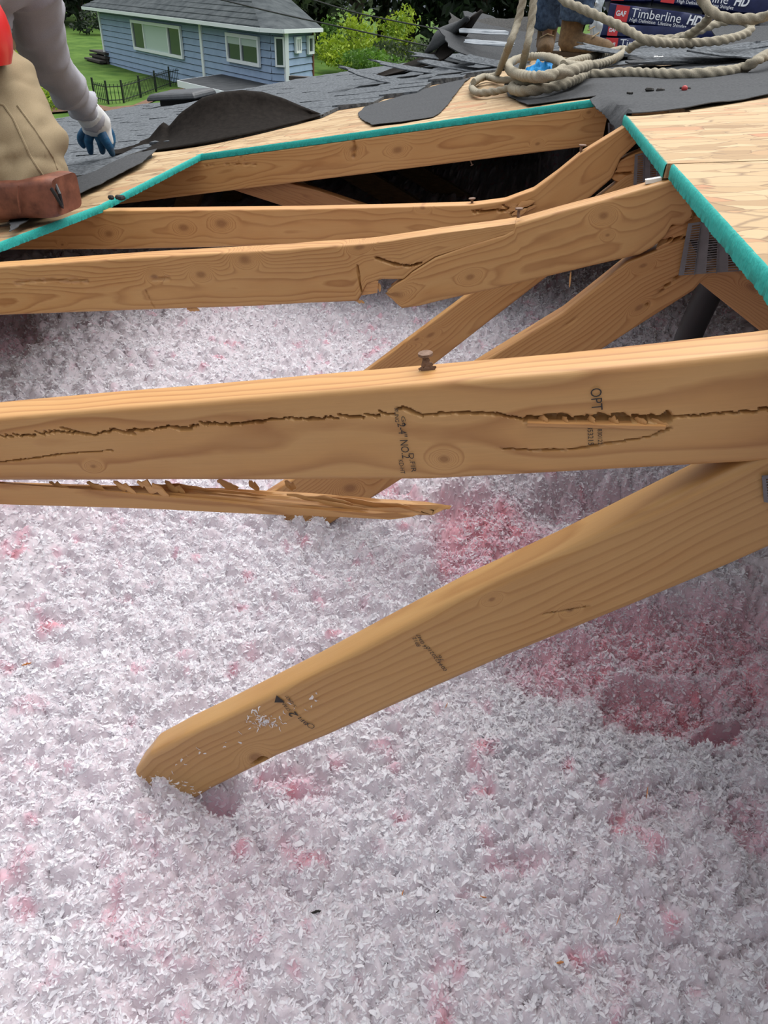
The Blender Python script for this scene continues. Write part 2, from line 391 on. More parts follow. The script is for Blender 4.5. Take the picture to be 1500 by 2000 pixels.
def nail(base, tip, parent=None, head=True, r=.0018, bend=0.0):
    base = np.array(base, float); tip = np.array(tip, float); mb = MB(); L = np.linalg.norm(tip-base)
    d = (tip-base)/L; s = np.cross(d, [0, 1, 0]); s /= np.linalg.norm(s)+1e-9
    pts = [base+d*L*k/6 + s*bend*L*math.sin(k/6*math.pi) for k in range(7)]
    mb.tube(pts, r, 10)
    if head:
        mb.tube([tip-d*.0008, tip+d*.0012], r*2.6, 14)
    return mb.build('nail', RUST, parent)

# ================================================================== SETTING: attic floor, walls, roof deck
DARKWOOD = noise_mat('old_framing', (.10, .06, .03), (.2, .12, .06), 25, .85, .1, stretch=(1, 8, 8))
DRYWALL = plain('attic_ceiling_board', (.35, .33, .30), .9)
def slab(name, x0, x1, y0, y1, z0, z1, mat): return struct(MB().box(((x0+x1)/2, (y0+y1)/2, (z0+z1)/2), (x1-x0, y1-y0, z1-z0)).build(name, mat, None, False))
ROOF_X0, ROOF_Y1 = -5.15, 7.25
slab('floor', ROOF_X0, 2.7, -1.6, ROOF_Y1-.3, -.27, -.25, DRYWALL)
zg = -2.4
slab('wall_left', -4.75, -4.65, -1.6, ROOF_Y1-.3, zg, -.26, plain('neighbour_side_wall', (.5, .5, .48), .8))
slab('wall_back', -4.7, 2.7, ROOF_Y1-.4, ROOF_Y1-.3, zg, -.28, plain('gable_wall', (.5, .5, .48), .8))
slab('wall_right', 2.62, 2.72, -1.6, ROOF_Y1-.3, zg, .95, plain('right_wall', (.5, .5, .48), .8))
def gable(name, Y):
    xs = np.linspace(-4.7, 2.65, 40); V = []; F = []
    for x in xs:
        z = float(z_deck(np.array(x), np.array(Y)))-.03
        V += [(x, Y, -.28), (x, Y, max(z, -.27)), (x, Y+.08, max(z, -.27)), (x, Y+.08, -.28)]
    for i in range(len(xs)-1):
        for k in range(4): F.append((i*4+k, i*4+(k+1) % 4, i*4+4+(k+1) % 4, i*4+4+k))
    return struct(obj(name, V, F, DARKWOOD, None, False))
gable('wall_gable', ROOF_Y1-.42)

def deck_piece(name, x0, x1, y0, y1, mat, thick=.018, nx=30, ny=30, zf=None, parent=None, lift=0.0):
    """sheet following the sagging roof; x0/x1 may be functions of Y"""
    zf = zf or z_deck; V = []; F = []
    fx0 = x0 if callable(x0) else (lambda y: x0); fx1 = x1 if callable(x1) else (lambda y: x1)
    for j in range(ny+1):
        y = y0+(y1-y0)*j/ny
        for i in range(nx+1):
            x = fx0(y)+(fx1(y)-fx0(y))*i/nx; z = float(zf(np.array(x), np.array(y)))+lift
            V.append((x, y, z)); V.append((x, y, z-thick))
    id_ = lambda i, j, k: (j*(nx+1)+i)*2+k
    for j in range(ny):
        for i in range(nx):
            F.append((id_(i,j,0), id_(i+1,j,0), id_(i+1,j+1,0), id_(i,j+1,0))); F.append((id_(i,j,1), id_(i,j+1,1), id_(i+1,j+1,1), id_(i+1,j,1)))
    for i in range(nx): F.append((id_(i,0,0), id_(i,0,1), id_(i+1,0,1), id_(i+1,0,0))); F.append((id_(i,ny,0), id_(i+1,ny,0), id_(i+1,ny,1), id_(i,ny,1)))
    for j in range(ny): F.append((id_(0,j,0), id_(0,j+1,0), id_(0,j+1,1), id_(0,j,1))); F.append((id_(nx,j,0), id_(nx,j,1), id_(nx,j+1,1), id_(nx,j+1,0)))
    return obj(name, V, F, mat, parent, True, 30)
def edge_strip(pts, thick, out, parent, seed=0, gaps=()):
    """painted sheet edge: a thin rough skin along the side of the sheet"""
    P, L = resample(pts, max(30, int(np.linalg.norm(np.diff(np.array(pts), axis=0), axis=1).sum()/.003))); V = []; F = []; n = len(P); out = np.array(out, float)
    for i, p in enumerate(P):
        e = .0010+.0014*vnoise(np.array(i*.9), np.array(.5), seed); e2 = .002*vnoise(np.array(i*.45), np.array(7.5), seed); bt = .0018*(vnoise(np.array(i*.7), np.array(3.), seed)-.3)
        V += [p+out*-.001+(0,0,.0004+e2*.3), p+out*e+(0,0,-.001), p+out*(e+.0006)+(0,0,-thick*.5), p+out*e+(0,0,-thick+.001-bt), p+out*-.001+(0,0,-thick-.0004)]
    for i in range(n-1):
        for k in range(4): F.append((i*5+k, i*5+k+1, i*5+5+k+1, i*5+5+k))
    return obj('painted_edge', V, F, TEAL, parent, True, 60)
OT = .018
def deck_line(f, a, b, n=30, ax='y'):
    out = []
    for k in range(n+1):
        t = a+(b-a)*k/n
        x, y = (f(t), t) if ax == 'y' else (t, f)
        out.append(np.array([x, y, float(z_deck(np.array(x), np.array(y)))]))
    return out
rx = lambda y: float(ridge_x(y))
# left course below the hole
s = deck_piece('roof_sheathing', -2.27, EDGE_X, -1.2, 1.698, OSB_L, OT); tag(s, 'strand board sheet at far left lower corner, nearer of two under the kneeling worker', 'roof sheathing')
edge_strip([np.array([EDGE_X, y, float(z_left(np.array(EDGE_X), np.array(y)))]) for y in np.linspace(.2, 1.697, 30)], OT, (1, 0, 0), s, 1)
s = deck_piece('roof_sheathing', -2.27, EDGE_X-.004, 1.703, 4.14, OSB_L, OT); tag(s, 'strand board sheet between the left seam and the dark curled felt', 'roof sheathing')
edge_strip([np.array([EDGE_X-.004, y, float(z_left(np.array(EDGE_X-.004), np.array(y)))]) for y in np.linspace(1.704, 2.33, 24)], OT, (1, 0, 0), s, 2)
# course next to the ridge, on the far side of the hole
s = deck_piece('roof_sheathing', EDGE_X, lambda y: rx(y)-.004, Y4+.002, 4.7, OSB_L, OT); tag(s, 'strand board sheet on the far intact truss with long teal edge', 'roof sheathing')
edge_strip([np.array([x, Y4+.002, float(z_left(np.array(x), np.array(Y4)))]) for x in np.linspace(EDGE_X-.02, rx(Y4)-.01, 60)], OT, (0, -1, 0), s, 3)
# right slope
s = deck_piece('roof_sheathing', rx, lambda y: rx(y)+1.22, .12, 1.088, OSB, OT, zf=z_right); tag(s, 'bare pale strand board sheet at right edge, nearest of the right slope', 'roof sheathing')
edge_strip([np.array([rx(y), y, float(ridge_z(y))]) for y in np.linspace(.12, 1.087, 50)], OT, (-1, 0, 0), s, 4)
s = deck_piece('roof_sheathing', lambda y: rx(y)-.006+(0 if y < 1.735 else .13), lambda y: rx(y)+1.22, 1.094, 2.3, OSB, OT, zf=z_right, ny=60); tag(s, 'bare pale strand board sheet behind the right seam, partly under grey felt', 'roof sheathing')
edge_strip([np.array([rx(y)-.006, y, float(ridge_z(y))-.001]) for y in np.linspace(1.095, 1.74, 40)], OT, (-1, 0, 0), s, 5)
# the rest of the roof
struct(deck_piece('roof_deck', ROOF_X0, -2.275, -1.4, ROOF_Y1, OSB_L, OT, 40, 40))
struct(deck_piece('roof_deck', -2.272, EDGE_X-.006, 4.145, ROOF_Y1, OSB_L, OT))
struct(deck_piece('roof_deck', EDGE_X+.004, lambda y: rx(y)-.004, -1.4, -.34, OSB_L, OT))  # unseen deck behind the camera, added to darken the near insulation
struct(deck_piece('roof_deck', EDGE_X, lambda y: rx(y)-.004, 4.705, ROOF_Y1, OSB_L, OT))
struct(deck_piece('roof_deck', lambda y: rx(y), 2.72, 2.305, ROOF_Y1, OSB, OT))
struct(deck_piece('roof_deck', lambda y: rx(y)+1.224, 2.72, .12, 2.3, OSB, OT))

# ================================================================== TRUSSES
def wd(seed, **k): return lambda kn: wood('lumber_%d' % seed, seed*1.7, kn, **k)
# ---- nearest truss
t1 = thing('roof_truss', onY(350, 1520, Y1), 'nearest wooden roof truss, cracked along its chord and split underneath', 'roof truss', 'roof trusses over the attic')
T1top = [(-1100,905),(-700,886),(-420,862),(-200,833),(0,815),(180,800),(360,787),(600,767),(900,743),(1100,727),(1300,707),(1500,685),(1750,652),(2000,618)]
T1bot = [(-1100,968),(-700,948),(-420,938),(-200,939),(0,940),(180,940),(360,939),(500,940),(840,938),(1000,930),(1200,919),(1500,903),(1750,887),(2000,866)]
crack_all = [(-30,852),(40,851),(112,843),(185,850),(222,840),(250,842),(300,838),(330,834),(372,836),(390,827),(450,829),(520,822),(560,816),(600,819),(700,812),(768,808),(785,798),(800,800),(822,810),(850,809),(900,806),(960,808),(1005,815),(1030,822)]
crack = [p for p in crack_all if p[0] <= 786]; crackb = [p for p in crack_all if p[0] >= 785]
crack2 = [(1030,820),(1090,820),(1150,822),(1230,820),(1300,817)]
crack3 = [(1300,817),(1340,813),(1420,807),(1500,800),(1600,796)]
flaps = [([(120,836),(160,846),(186,851)], .0016, .006, 0), ([(222,838),(240,845),(262,848)], .0014, .006, 0), ([(330,833),(352,840),(372,838)], .0014, .006, 0), ([(788,797),(806,805),(824,812)], .002, .007, 0)]
step = [(1310,836),(1270,853),(1180,868),(1120,878),(1050,880),(980,876)]
board('top_chord', Y1, T1top, T1bot, wd(1, pith=(.035, .055), period=.0085), t1, du=.0014, dv=.0011, r=.004,
      grooves=[(crack, .0012, .009, .0035), (crackb, .0012, .008, .0008), (crack2, .0042, .011, .003), (crack3, .0009, .006, .003), (step, .0009, .0035, .001), ([(-20,905),(50,897),(130,886),(220,880)], .0008, .004, .001)]+flaps,
      knots=[(868,898,.0042), (182,911,.003)], lump=.0006)
# lip of lifted wood under the wide part of the crack
lip = MB()
for k in range(26):
    x = 1030+k*10.8; a = onY(x, 825+.25*k, Y1)+(0, -.0005, 0); lip.v += [tuple(a+(0, .004, .0012)), tuple(a+(0, -.0016, .0004)), tuple(a+(0, -.0012, -.0024)), tuple(a+(0, .002, -.003))]
lip.f = [(i*4+k, i*4+(k+1) % 4, i*4+4+(k+1) % 4, i*4+4+k) for i in range(25) for k in range(4)]
gc_simple(lip.build('splinter', SPLINT, t1))
for (a, b) in (((1052,817),(1070,827)),((1098,816),(1110,826)),((1148,816),(1162,827)),((1190,816),(1208,828)),((1240,818),(1262,829)),((1272,818),(1306,831))):
    sliver(onY(*a, Y1+.004), onY(*b, Y1-.0005), .006, parent=t1)
# split off lower slab, still hanging on at the left
sl_ft = [(-900,960),(-420,940),(-200,941),(0,944),(180,957),(336,971),(500,988),(660,1000),(760,1008),(800,1006)]
sl_fb = [(-900,990),(-420,975),(-200,980),(0,985),(180,990),(300,994),(480,1003),(660,1010),(770,1016),(812,1010)]
sl_bt = [(-900,958),(-420,938),(-200,936),(0,941),(180,947),(354,951),(480,956),(600,962),(740,974),(864,985)]
nS = 260
ft = resample([onY(x, y, Y1+.0005) for x, y in sl_ft], nS)[0]; fb = resample([onY(x, y, Y1+.0005) for x, y in sl_fb], nS)[0]
btp = resample([onY(x, y, Y1+.034) for x, y in sl_bt], nS)[0]; V = []; Fc = []; GC = []
for i in range(nS):
    sec = []
    for k in range(15):
        tt = k/14; p = ft[i]*(1-tt)+btp[i]*tt
        hgt = (vnoise(np.array(tt*9.), np.array(i*.02), 3)-.5)*.006+(vnoise(np.array(tt*22.), np.array(i*.07), 5)-.5)*.004
        if 0 < k < 14 and i > 20: p = p+np.array([0, 0, hgt*min(1, (i-20)/60)])
        sec.append(p)
    bb = np.array([btp[i][0], btp[i][1], min(btp[i][2]-.004, fb[i][2])]); sec += [bb, (bb+fb[i])/2, fb[i]]
    if i > nS-40:
        for q in range(len(sec)): sec[q] = sec[q] + np.array([(vnoise(np.array(q*1.7), np.array(2.), 4)-.6)*.035*(i-nS+40)/40, 0, 0])
    V += [tuple(p) for p in sec]; GC += [(i*.0035, float(np.linalg.norm(p-fb[i])), float(p[1]-Y1)) for p in sec]
m_ = 18
Fc = [(i*m_+k, i*m_+(k+1) % m_, (i+1)*m_+(k+1) % m_, (i+1)*m_+k) for i in range(nS-1) for k in range(m_)]+[tuple(range(m_))[::-1], tuple((nS-1)*m_+k for k in range(m_))]
sb = obj('split_slab', V, Fc, wood('lumber_slab', 7.7, (), (.02, .09), .006, (1.0, .97, .93)), t1, True, 50)
a_ = sb.data.attributes.new('gc', 'FLOAT_VECTOR', 'POINT'); a_.data.foreach_set('vector', np.array(GC, np.float32).ravel())
sb['label'] = 'torn lower slab with ragged fibres'
for (a, b, ya, yb, w) in (((222,941),(266,964),.006,.001,.009),((268,940),(330,968),.004,.001,.011),((322,940),(362,964),.012,.01,.009),((170,943),(206,958),.01,.004,.008),((96,942),(138,956),.012,.004,.006),
                          ((424,940),(466,952),.016,.02,.008),((486,940),(506,958),.02,.022,.007),((556,941),(578,953),.02,.02,.008),((300,946),(420,958),.02,.02,.005),((560,966),(690,985),.012,.01,.006),((600,974),(720,996),.01,.004,.005),((640,972),(800,990),.02,.016,.006),((380,956),(520,968),.022,.02,.004)):
    sliver(onY(*a, Y1+ya), onY(*b, Y1+yb), w, parent=t1, t=.3)
# web of the nearest truss, dropped into the insulation
board('web', Y1, [(262,1508),(290,1474),(355,1440),(438,1402),(610,1318),(750,1245),(900,1168),(1100,1078),(1250,1005),(1435,916),(1560,856),(1700,790)],
      [(345,1585),(410,1545),(470,1515),(513,1494),(540,1480),(640,1440),(827,1356),(990,1285),(1250,1180),(1420,1110),(1560,1048),(1740,970)],
      wd(2, pith=(.12, .02), period=.009, contrast=.45, tint=(.93, .95, .92)), t1, du=.002, dv=.0016, r=.007, knots=[(498,1478,.010),(960,1172,.003),(1112,1192,.0035)],
      grooves=[([(497,1495),(512,1482),(530,1484)], .004, .010, 0), ([(1060,1200),(1110,1192),(1150,1184)], .0007, .003, 0)], lump=.0008)
def plate(px, Yf, parent, cols, rows, tilt=.0):
    """pressed nail plate with staggered rows of punched slots; px = TL, TR, BR, BL"""
    c = [onY(x, y, Yf) for x, y in px]; mb = MB(); V = []; F = []
    nx, ny = cols*4, rows*2
    P = lambda a, b: (c[0]*(1-a)+c[1]*a)*(1-b)+(c[3]*(1-a)+c[2]*a)*b
    for j in range(ny*2+1):
        jj = j//2+(.62 if j % 2 else 0)
        for i in range(nx+1): V.append(P(i/nx, min(1, jj/ny))+np.array([0, -.0004, 0]))
    hole = lambda i, j: (j % 2 == 1) and ((j//2) % 2 == 0) and (i % 4 in ((1, 2) if (i//4) % 2 == 0 else (1, 2)))
    def q(i, j): return ((j % 2 == 0) and 0 < j < ny*2-1 and i % 4 in (1, 2))
    for j in range(ny*2):
        for i in range(nx):
            if q(i, j): continue
            F.append((j*(nx+1)+i, (j+1)*(nx+1)+i, (j+1)*(nx+1)+i+1, j*(nx+1)+i+1))
    tb = MB()
    for j in range(ny*2):
        for i in range(nx):
            if q(i, j) and i % 4 == 2:
                p = P((i+1)/nx, (j//2+.3)/ny); tb.box(p+np.array([-.0004, -.0012, 0]), (.0012, .0014, .006))
    n0 = len(V); V = V+[np.array(q) for q in tb.v]; F = F+[tuple(n0+q for q in f) for f in tb.f]
    o = obj('truss_plate', V, F, PLATE, parent, False)
    m = o.modifiers.new('thick', 'SOLIDIFY'); m.thickness = .0012; m.offset = -1
    return o
plate([(1488,930),(1640,915),(1660,1010),(1492,980)], Y1-.003, t1, 5, 5)

# ---- second truss, top chord snapped through
t2 = thing('roof_truss', onY(600, 1015, Y2), 'second nearest wooden roof truss, top chord snapped through in the middle', 'roof truss', 'roof trusses over the attic')
board('top_chord', Y2, [(-700,572),(-300,541),(0,521),(280,502),(560,487),(600,483),(700,477),(730,474),(860,455),(940,445),(985,439),(1006,436)],
      [(-700,640),(-300,625),(0,616),(300,605),(400,602),(480,599),(560,596),(640,591),(700,589),(706,560),(742,546),(788,545)] and [(-700,640),(-300,625),(0,616),(300,605),(390,602),(490,599),(590,593),(698,589)]+[(708,572),(716,556),(745,546),(788,546),(806,530),(850,502),(985,459),(1006,455)],
      wd(3, pith=(.06, .04), period=.005, contrast=1.0), t2, du=.0025, dv=.003, knots=[(478,507,.010),(392,537,.008),(302,540,.006),(703,482,.007)],
      grooves=[([(30,553),(60,549),(100,547),(170,549)], .003, .004, .001), ([(296,546),(330,544)], .003, .004, 0), ([(735,504),(770,516),(800,520),(822,514)], .0022, .01, .001), ([(698,520),(703,550),(706,570)], .0014, .006, .001), ([(285,570),(300,600)], .0015, .003, .002)], rag=(0, 0), lump=.0012)
c2r = board('top_chord', Y2-.0015, [(757,571),(770,557),(790,545),(804,532),(850,503),(920,478),(985,459),(1003,449),(1006,437),(1100,411),(1180,390),(1260,367),(1327,347),(1352,339)],
      [(760,578),(772,592),(785,603),(820,598),(860,588),(960,566),(1068,541),(1160,519),(1250,498),(1275,484),(1300,462),(1312,440),(1335,441),(1352,428)],
      wd(4, pith=(.05, .05), period=.0052, contrast=1.1), t2, du=.0025, dv=.003, knots=[(766,574,.016),(918,540,.006),(1180,420,.006),(1187,457,.003)], rag=(.004, .004), lump=.0012)
bl = MB(); bl.hexa([onY(707,577,Y2+.004), onY(737,572,Y2+.002), onY(737,572,Y2+.026), onY(707,577,Y2+.03), onY(708,550,Y2+.002), onY(739,548,Y2+.0), onY(739,546,Y2+.03), onY(709,548,Y2+.03)])
gc_simple(bl.build('splinter', SPLINT, t2, False))
for a, b, w in (((690,585),(712,592),.006),((365,603),(390,606),.008),((740,553),(742,570),.006),((1115,530),(1112,562),.0032)):
    sliver(onY(*a, Y2+.004), onY(*b, Y2+.004), w, parent=t2)
board('web', Y2+.001, [(500,982),(740,832),(960,697),(1100,612),(1225,513),(1262,498),(1300,482),(1345,466)], [(610,1045),(760,952),(900,862),(1050,764),(1207,662),(1356,567),(1370,551),(1385,540)],
      wd(5, pith=(.11, .03), period=.006, tint=(.93, .88, .82)), t2, knots=[(683,954,.012),(1250,600,.006),(1255,520,.005)], grooves=[([(1262,598),(1300,560),(1345,525)], .0012, .006, .002), ([(1100,640),(1180,585)], .0006, .002, 0)])
board('web', Y2+.002, [(1366,540),(1400,520),(1471,520),(1560,575),(1640,630)], [(1367,553),(1395,576),(1475,640),(1560,705),(1640,768)], wd(6, pith=(.0, .04), period=.007, tint=(.93, .85, .8)), t2, knots=[(1470,560,.01)])
# stub of chord left under the plate
board('chord_stub', Y2+.003, [(1300,446),(1346,428),(1420,405),(1500,405)], [(1290,490),(1346,470),(1420,470),(1500,480)], wd(7, pith=(.05, .06), tint=(1, .92, .85)), t2, rag=(.006, 0), grooves=[([(1300,468),(1345,464)], .0012, .01, .002)])
plate([(1344,437),(1486,415),(1500,525),(1325,538)], Y2-.005, t2, 4, 11)

# ---- third truss, bent down and broken near its right end
t3 = thing('roof_truss', onY(900, 600, Y3), 'third wooden roof truss, pale chord bent upward sharply at the right break', 'roof truss', 'roof trusses over the attic')
board('top_chord', Y3, [(-250,430),(0,418),(200,412),(600,408),(780,404),(925,400),(985,392),(1042,371),(1090,336),(1133,301),(1180,272),(1224,245),(1240,236)],
      [(-250,492),(0,488),(233,487),(453,482),(700,479),(830,476),(930,471),(1030,455),(1100,420),(1153,385),(1196,348),(1212,310),(1250,274)],
      wd(8, pith=(.045, .05), period=.007, contrast=.8, tint=(1.05, 1.0, .95)), t3, knots=[(212,456,.011),(358,444,.011),(432,438,.014),(122,478,.004),(825,404,.006)],
      grooves=[([(925,414),(965,411),(1005,412)], .003, .012, .002), ([(985,402),(1010,416),(1030,400)], .003, .012, .002), ([(1000,420),(1040,398)], .003, .01, .002)], rag=(0, .006), lump=.001)
for a, b, w, y in (((990,414),(1044,393),.016,-.004),((1000,420),(1030,408),.012,-.006),((985,402),(1012,398),.008,-.002),((1016,412),(1048,402),.008,-.005)):
    sliver(onY(*a, Y3+y+.006), onY(*b, Y3+y), w, parent=t3)
board('web', Y3+.001, [(400,958),(560,838),(720,722),(905,584),(1060,472),(1150,400),(1222,344),(1262,330)], [(520,962),(640,872),(850,710),(960,624),(1060,547),(1180,455),(1240,408),(1275,380)],
      wd(9, pith=(.1, .04), period=.008, tint=(.98, .95, .9)), t3, knots=[(840,655,.01),(815,662,.006)])
board('chord_stub', Y3+.004, [(1205,318),(1225,306),(1262,290),(1330,270)], [(1196,352),(1225,362),(1262,350),(1330,335)], wd(10, pith=(.05, .06), tint=(1.05, .95, .85)), t3, rag=(.004, 0), grooves=[([(1204,340),(1240,337)], .0016, .01, .002)])
plate([(1240,302),(1335,283),(1345,350),(1237,361)], Y3-.004, t3, 4, 8)

# ---- fourth truss, intact
t4 = thing('roof_truss', onY(600, 345, Y4), 'intact far wooden roof truss carrying the teal edged strand board', 'roof truss', 'roof trusses over the attic')
def t4top(x): p = onY(x, 300, Y4); return p
top4 = []
for X in np.linspace(-2.0, .16, 14):
    top4.append((X, float(z_left(np.array(X), np.array(Y4)))-OT-.0005))
def proj(p):
    v = np.array(p)-CAM; z = v @ _f; return 750+FPX*(v @ CX)/z, 1000-FPX*(v @ CY)/z
T4t = [proj((x, Y4, z)) for x, z in top4]; T4b = [proj((x, Y4, z-.098)) for x, z in top4]
board('top_chord', Y4, T4t, T4b, wd(11, pith=(.05, .045), period=.0065, tint=(1.0, .96, .9)), t4, knots=[(692,290,.012),(776,292,.014),(690,303,.008),(1050,280,.006),(470,305,.005),(1150,218,.006)], grooves=[([(690,272),(693,290),(690,306)], .004, .006, .003), ([(400,324),(440,320),(500,321)], .0016, .005, .002)])
board('web', Y4+.02, [(430,330),(520,345),(620,372),(740,412),(900,470)], [(380,345),(470,376),(560,405),(660,440),(800,495)], wd(12, tint=(.6, .5, .45)), t4)
plate([(1187,240),(1213,234),(1216,256),(1188,262)], Y4-.003, t4, 2, 4)
# right hand chords under the right slope (mostly hidden)
for tt_, Yt in ((t1, Y1), (t2, Y2), (t3, Y3), (t4, Y4)):
    x0 = rx(Yt)+(.06 if Yt > .5 else .3); mb = MB(); zz = lambda x: float(z_deck(np.array(x), np.array(Yt)))-OT-.046
    mb.beam((x0, Yt+.019+.042, zz(x0)), (2.6, Yt+.019+.042, zz(2.6)), .038, .089); gc_simple(mb.build('rear_chord', wood('lumber_rear_%d' % int(Yt*10), Yt), tt_, False))
    mb = MB(); xa = -1.06 if Yt < 2 else -1.98
    mb.beam((-4.6, Yt+.021, float(z_left(np.array(-4.6), np.array(Yt)))-OT-.046), (-2.0 if Yt > 2 else -1.95, Yt+.021, float(z_left(np.array(-2.0), np.array(Yt)))-OT-.046), .038, .089)
    gc_simple(mb.build('lower_chord', wood('lumber_low_%d' % int(Yt*10), Yt+3), tt_, False))
# trusses further back under the deck, only dimly seen
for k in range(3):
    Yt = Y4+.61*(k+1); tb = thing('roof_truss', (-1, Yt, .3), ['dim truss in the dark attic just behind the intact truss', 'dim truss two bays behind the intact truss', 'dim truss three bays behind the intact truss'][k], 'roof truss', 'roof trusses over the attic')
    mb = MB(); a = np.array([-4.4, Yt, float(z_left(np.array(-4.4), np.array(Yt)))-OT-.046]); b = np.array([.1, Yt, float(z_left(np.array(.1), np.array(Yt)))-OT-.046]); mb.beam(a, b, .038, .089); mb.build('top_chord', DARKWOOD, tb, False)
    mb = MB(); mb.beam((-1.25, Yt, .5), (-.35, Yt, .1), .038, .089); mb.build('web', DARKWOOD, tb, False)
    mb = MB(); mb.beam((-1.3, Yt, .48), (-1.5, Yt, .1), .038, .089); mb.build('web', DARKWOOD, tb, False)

# nails left standing in the broken chords
n_ = lambda a, b, Y, **k: (onY(*a, Y), onY(*b, Y), k)
for nm, (a, b, Y, bend, rr, par) in enumerate((((833,722),(831,692),Y1+.026,.05,.0022,t1),((1013,425),(1014,408),Y2+.012,.05,.0022,t2),((922,397),(922,388),Y3+.018,0,.003,t3),((1136,297),(1138,284),Y3+.018,.2,.003,t3),((915,303),(922,322),Y4+.01,0,.002,t4))):
    nail(onY(*a, Y), onY(*b, Y), par, r=rr, bend=bend)
for a, b, w in (((818,722),(852,716),.006),((826,708),(846,712),.005),((824,716),(838,700),.005)): sliver(onY(*a, Y1+.024), onY(*b, Y1+.024), w, RUST, t1)
wb = MB(); p = onY(1276, 352, Y2+.018); wb.box(p, (.020, .010, .005), (1, 0, .25)); tag(wb.build('paint_chip', plain('white_chip', (.75, .75, .72), .5)), 'small white chip lying on the second chord near the right sheet', 'chip')
# black vent pipe
mb = MB(); a = onY(1395, 548, Y2+.26); b = onY(1335, 690, Y2+.30); d = b-a; m0_ = onY(1345, 790, 1.42); mb.tube(spline([a-d*.3, a, b, m0_, m0_+np.array([.1, .03, -.05]), np.array([.75, 1.55, m0_[2]-.07]), np.array([1.0, 1.6, m0_[2]-.12]), np.array([1.02, 1.62, -.2])], .03), .024, 24)
pp = thing('vent_pipe', b, 'black plastic vent pipe slanting down behind the second truss plate', 'pipe'); mb.build('pipe', BLACK, pp)
mb = MB(); mb.tube([b+d*.02, b+d*.14], .028, 24); mb.build('pipe_collar', BLACK, pp)

# ================================================================== BLOWN-IN INSULATION
def ins_mat():
    m, t, b, o = mat_new('blown_fibreglass')
    at = N(t, 'ShaderNodeAttribute', attribute_name='pink'); g = N(t, 'ShaderNodeNewGeometry')
    n = N(t, 'ShaderNodeTexNoise', i_Scale=260.0, i_Detail=5.0, i_Roughness=.7); t.links.new(g.outputs['Position'], n.inputs['Vector'])
    col = ramp(t, at.outputs['Fac'], [(0, (.86, .855, .885)), (.3, (.81, .74, .79)), (.6, (.85, .61, .69)), (1, (.85, .40, .46))])
    b.inputs['Base Color'].default_value = (1, 1, 1, 1); t.links.new(col, b.inputs['Base Color']); b.inputs['Roughness'].default_value = 1; b.inputs['Specular IOR Level'].default_value = .05
    bp = N(t, 'ShaderNodeBump', i_Strength=.55, i_Distance=.003); t.links.new(n.outputs[0], bp.inputs['Height']); t.links.new(bp.outputs[0], b.inputs['Normal'])
    tr = N(t, 'ShaderNodeBsdfTranslucent'); t.links.new(col, tr.inputs[0]); mx = N(t, 'ShaderNodeMixShader', i_0=.45)
    t.links.new(b.outputs[0], mx.inputs[1]); t.links.new(tr.outputs[0], mx.inputs[2]); t.links.new(mx.outputs[0], o.inputs[0])
    return m
INS = ins_mat()
Z0 = .135
def ell(px, py, dx, dy, depth, pink, sharp=2.0):
    c = onZ(px, py, Z0); a = onZ(px+dx, py, Z0)-c; b = onZ(px, py+dy, Z0)-c
    return c[:2], np.linalg.inv(np.array([a[:2], b[:2]]).T), depth, pink, sharp
PITS = [ell(965, 1030, 130, 95, .055, .66, 3), ell(900, 975, 60, 35, .075, .55), ell(1170, 955, 160, 50, .12, .42, 1.5), ell(1350, 1200, 200, 75, .085, .70, 2), ell(1110, 1280, 130, 75, .065, .70, 2),
        ell(1300, 1330, 130, 75, .10, .75, 2), ell(1400, 1415, 80, 24, .20, .9, 2.5), ell(1480, 1340, 60, 90, .05, .5), ell(1440, 1290, 60, 50, .04, .6), ell(430, 1560, 40, 22, .06, .4), ell(590, 1530, 60, 25, .02, .35),
        ell(880, 1090, 30, 45, .05, .4), ell(1010, 1700, 60, 22, .012, .3), ell(1260, 1560, 60, 30, .02, .2), ell(1470, 1590, 60, 60, .01, .45), ell(10, 640, 60, 60, .05, .3)]
def ins_height(X, Y):
    wx = X*.83+Y*.56+.05*(fbm(X*8, Y*8, 40, 3)-.5); wy = Y*.83-X*.56+.05*(fbm(X*8+5, Y*8, 41, 3)-.5)
    px_ = X+.05*(fbm(X*9, Y*9, 42, 2)-.5); py_ = Y+.05*(fbm(X*9+5, Y*9, 43, 2)-.5)
    pit = np.zeros_like(X); pk = np.zeros_like(X)
    for c, inv, dep, p, sh in PITS:
        dx = px_-c[0]; dy = py_-c[1]; a = inv[0,0]*dx+inv[0,1]*dy; b = inv[1,0]*dx+inv[1,1]*dy
        w = 1/(1+np.exp(np.clip((np.hypot(a, b)-1)*6*sh/2, -30, 30)))
        pit = np.maximum(pit, w*dep); pk = np.maximum(pk, w*p)
    big = (fbm(X*2.2, Y*2.2, 3, 3)-.5)*.035+(fbm(X*7, Y*7, 8, 3)-.5)*.035
    cl = np.abs(fbm(wx*26, wy*26, 12, 3)-.5)*2; cl2 = np.abs(fbm((wx*.9+wy*.4)*66, (wy*.9-wx*.4)*66, 22, 3)-.5)*2
    z = Z0+big-pit-.012+.030*np.minimum(cl*1.6, 1)**.7*(1-.4*pk) + .014*np.minimum(cl2*1.7, 1)**.7 + (fbm(X*190, Y*190, 31, 2)-.5)*.007
    z = z + pk*.10*(fbm(px_*13, py_*13, 61, 3)-.5)
    z = np.minimum(z, z_deck(X, Y)-.07)
    pink = np.clip(pk*1.0 + .16*np.clip(fbm(X*4, Y*4, 50, 3)-.45, 0, 1)*2 + 1.5*np.clip(fbm(wx*30, wy*30, 53, 2)-.67, 0, 1)*2 + .02, 0, 1)
    return z, pink
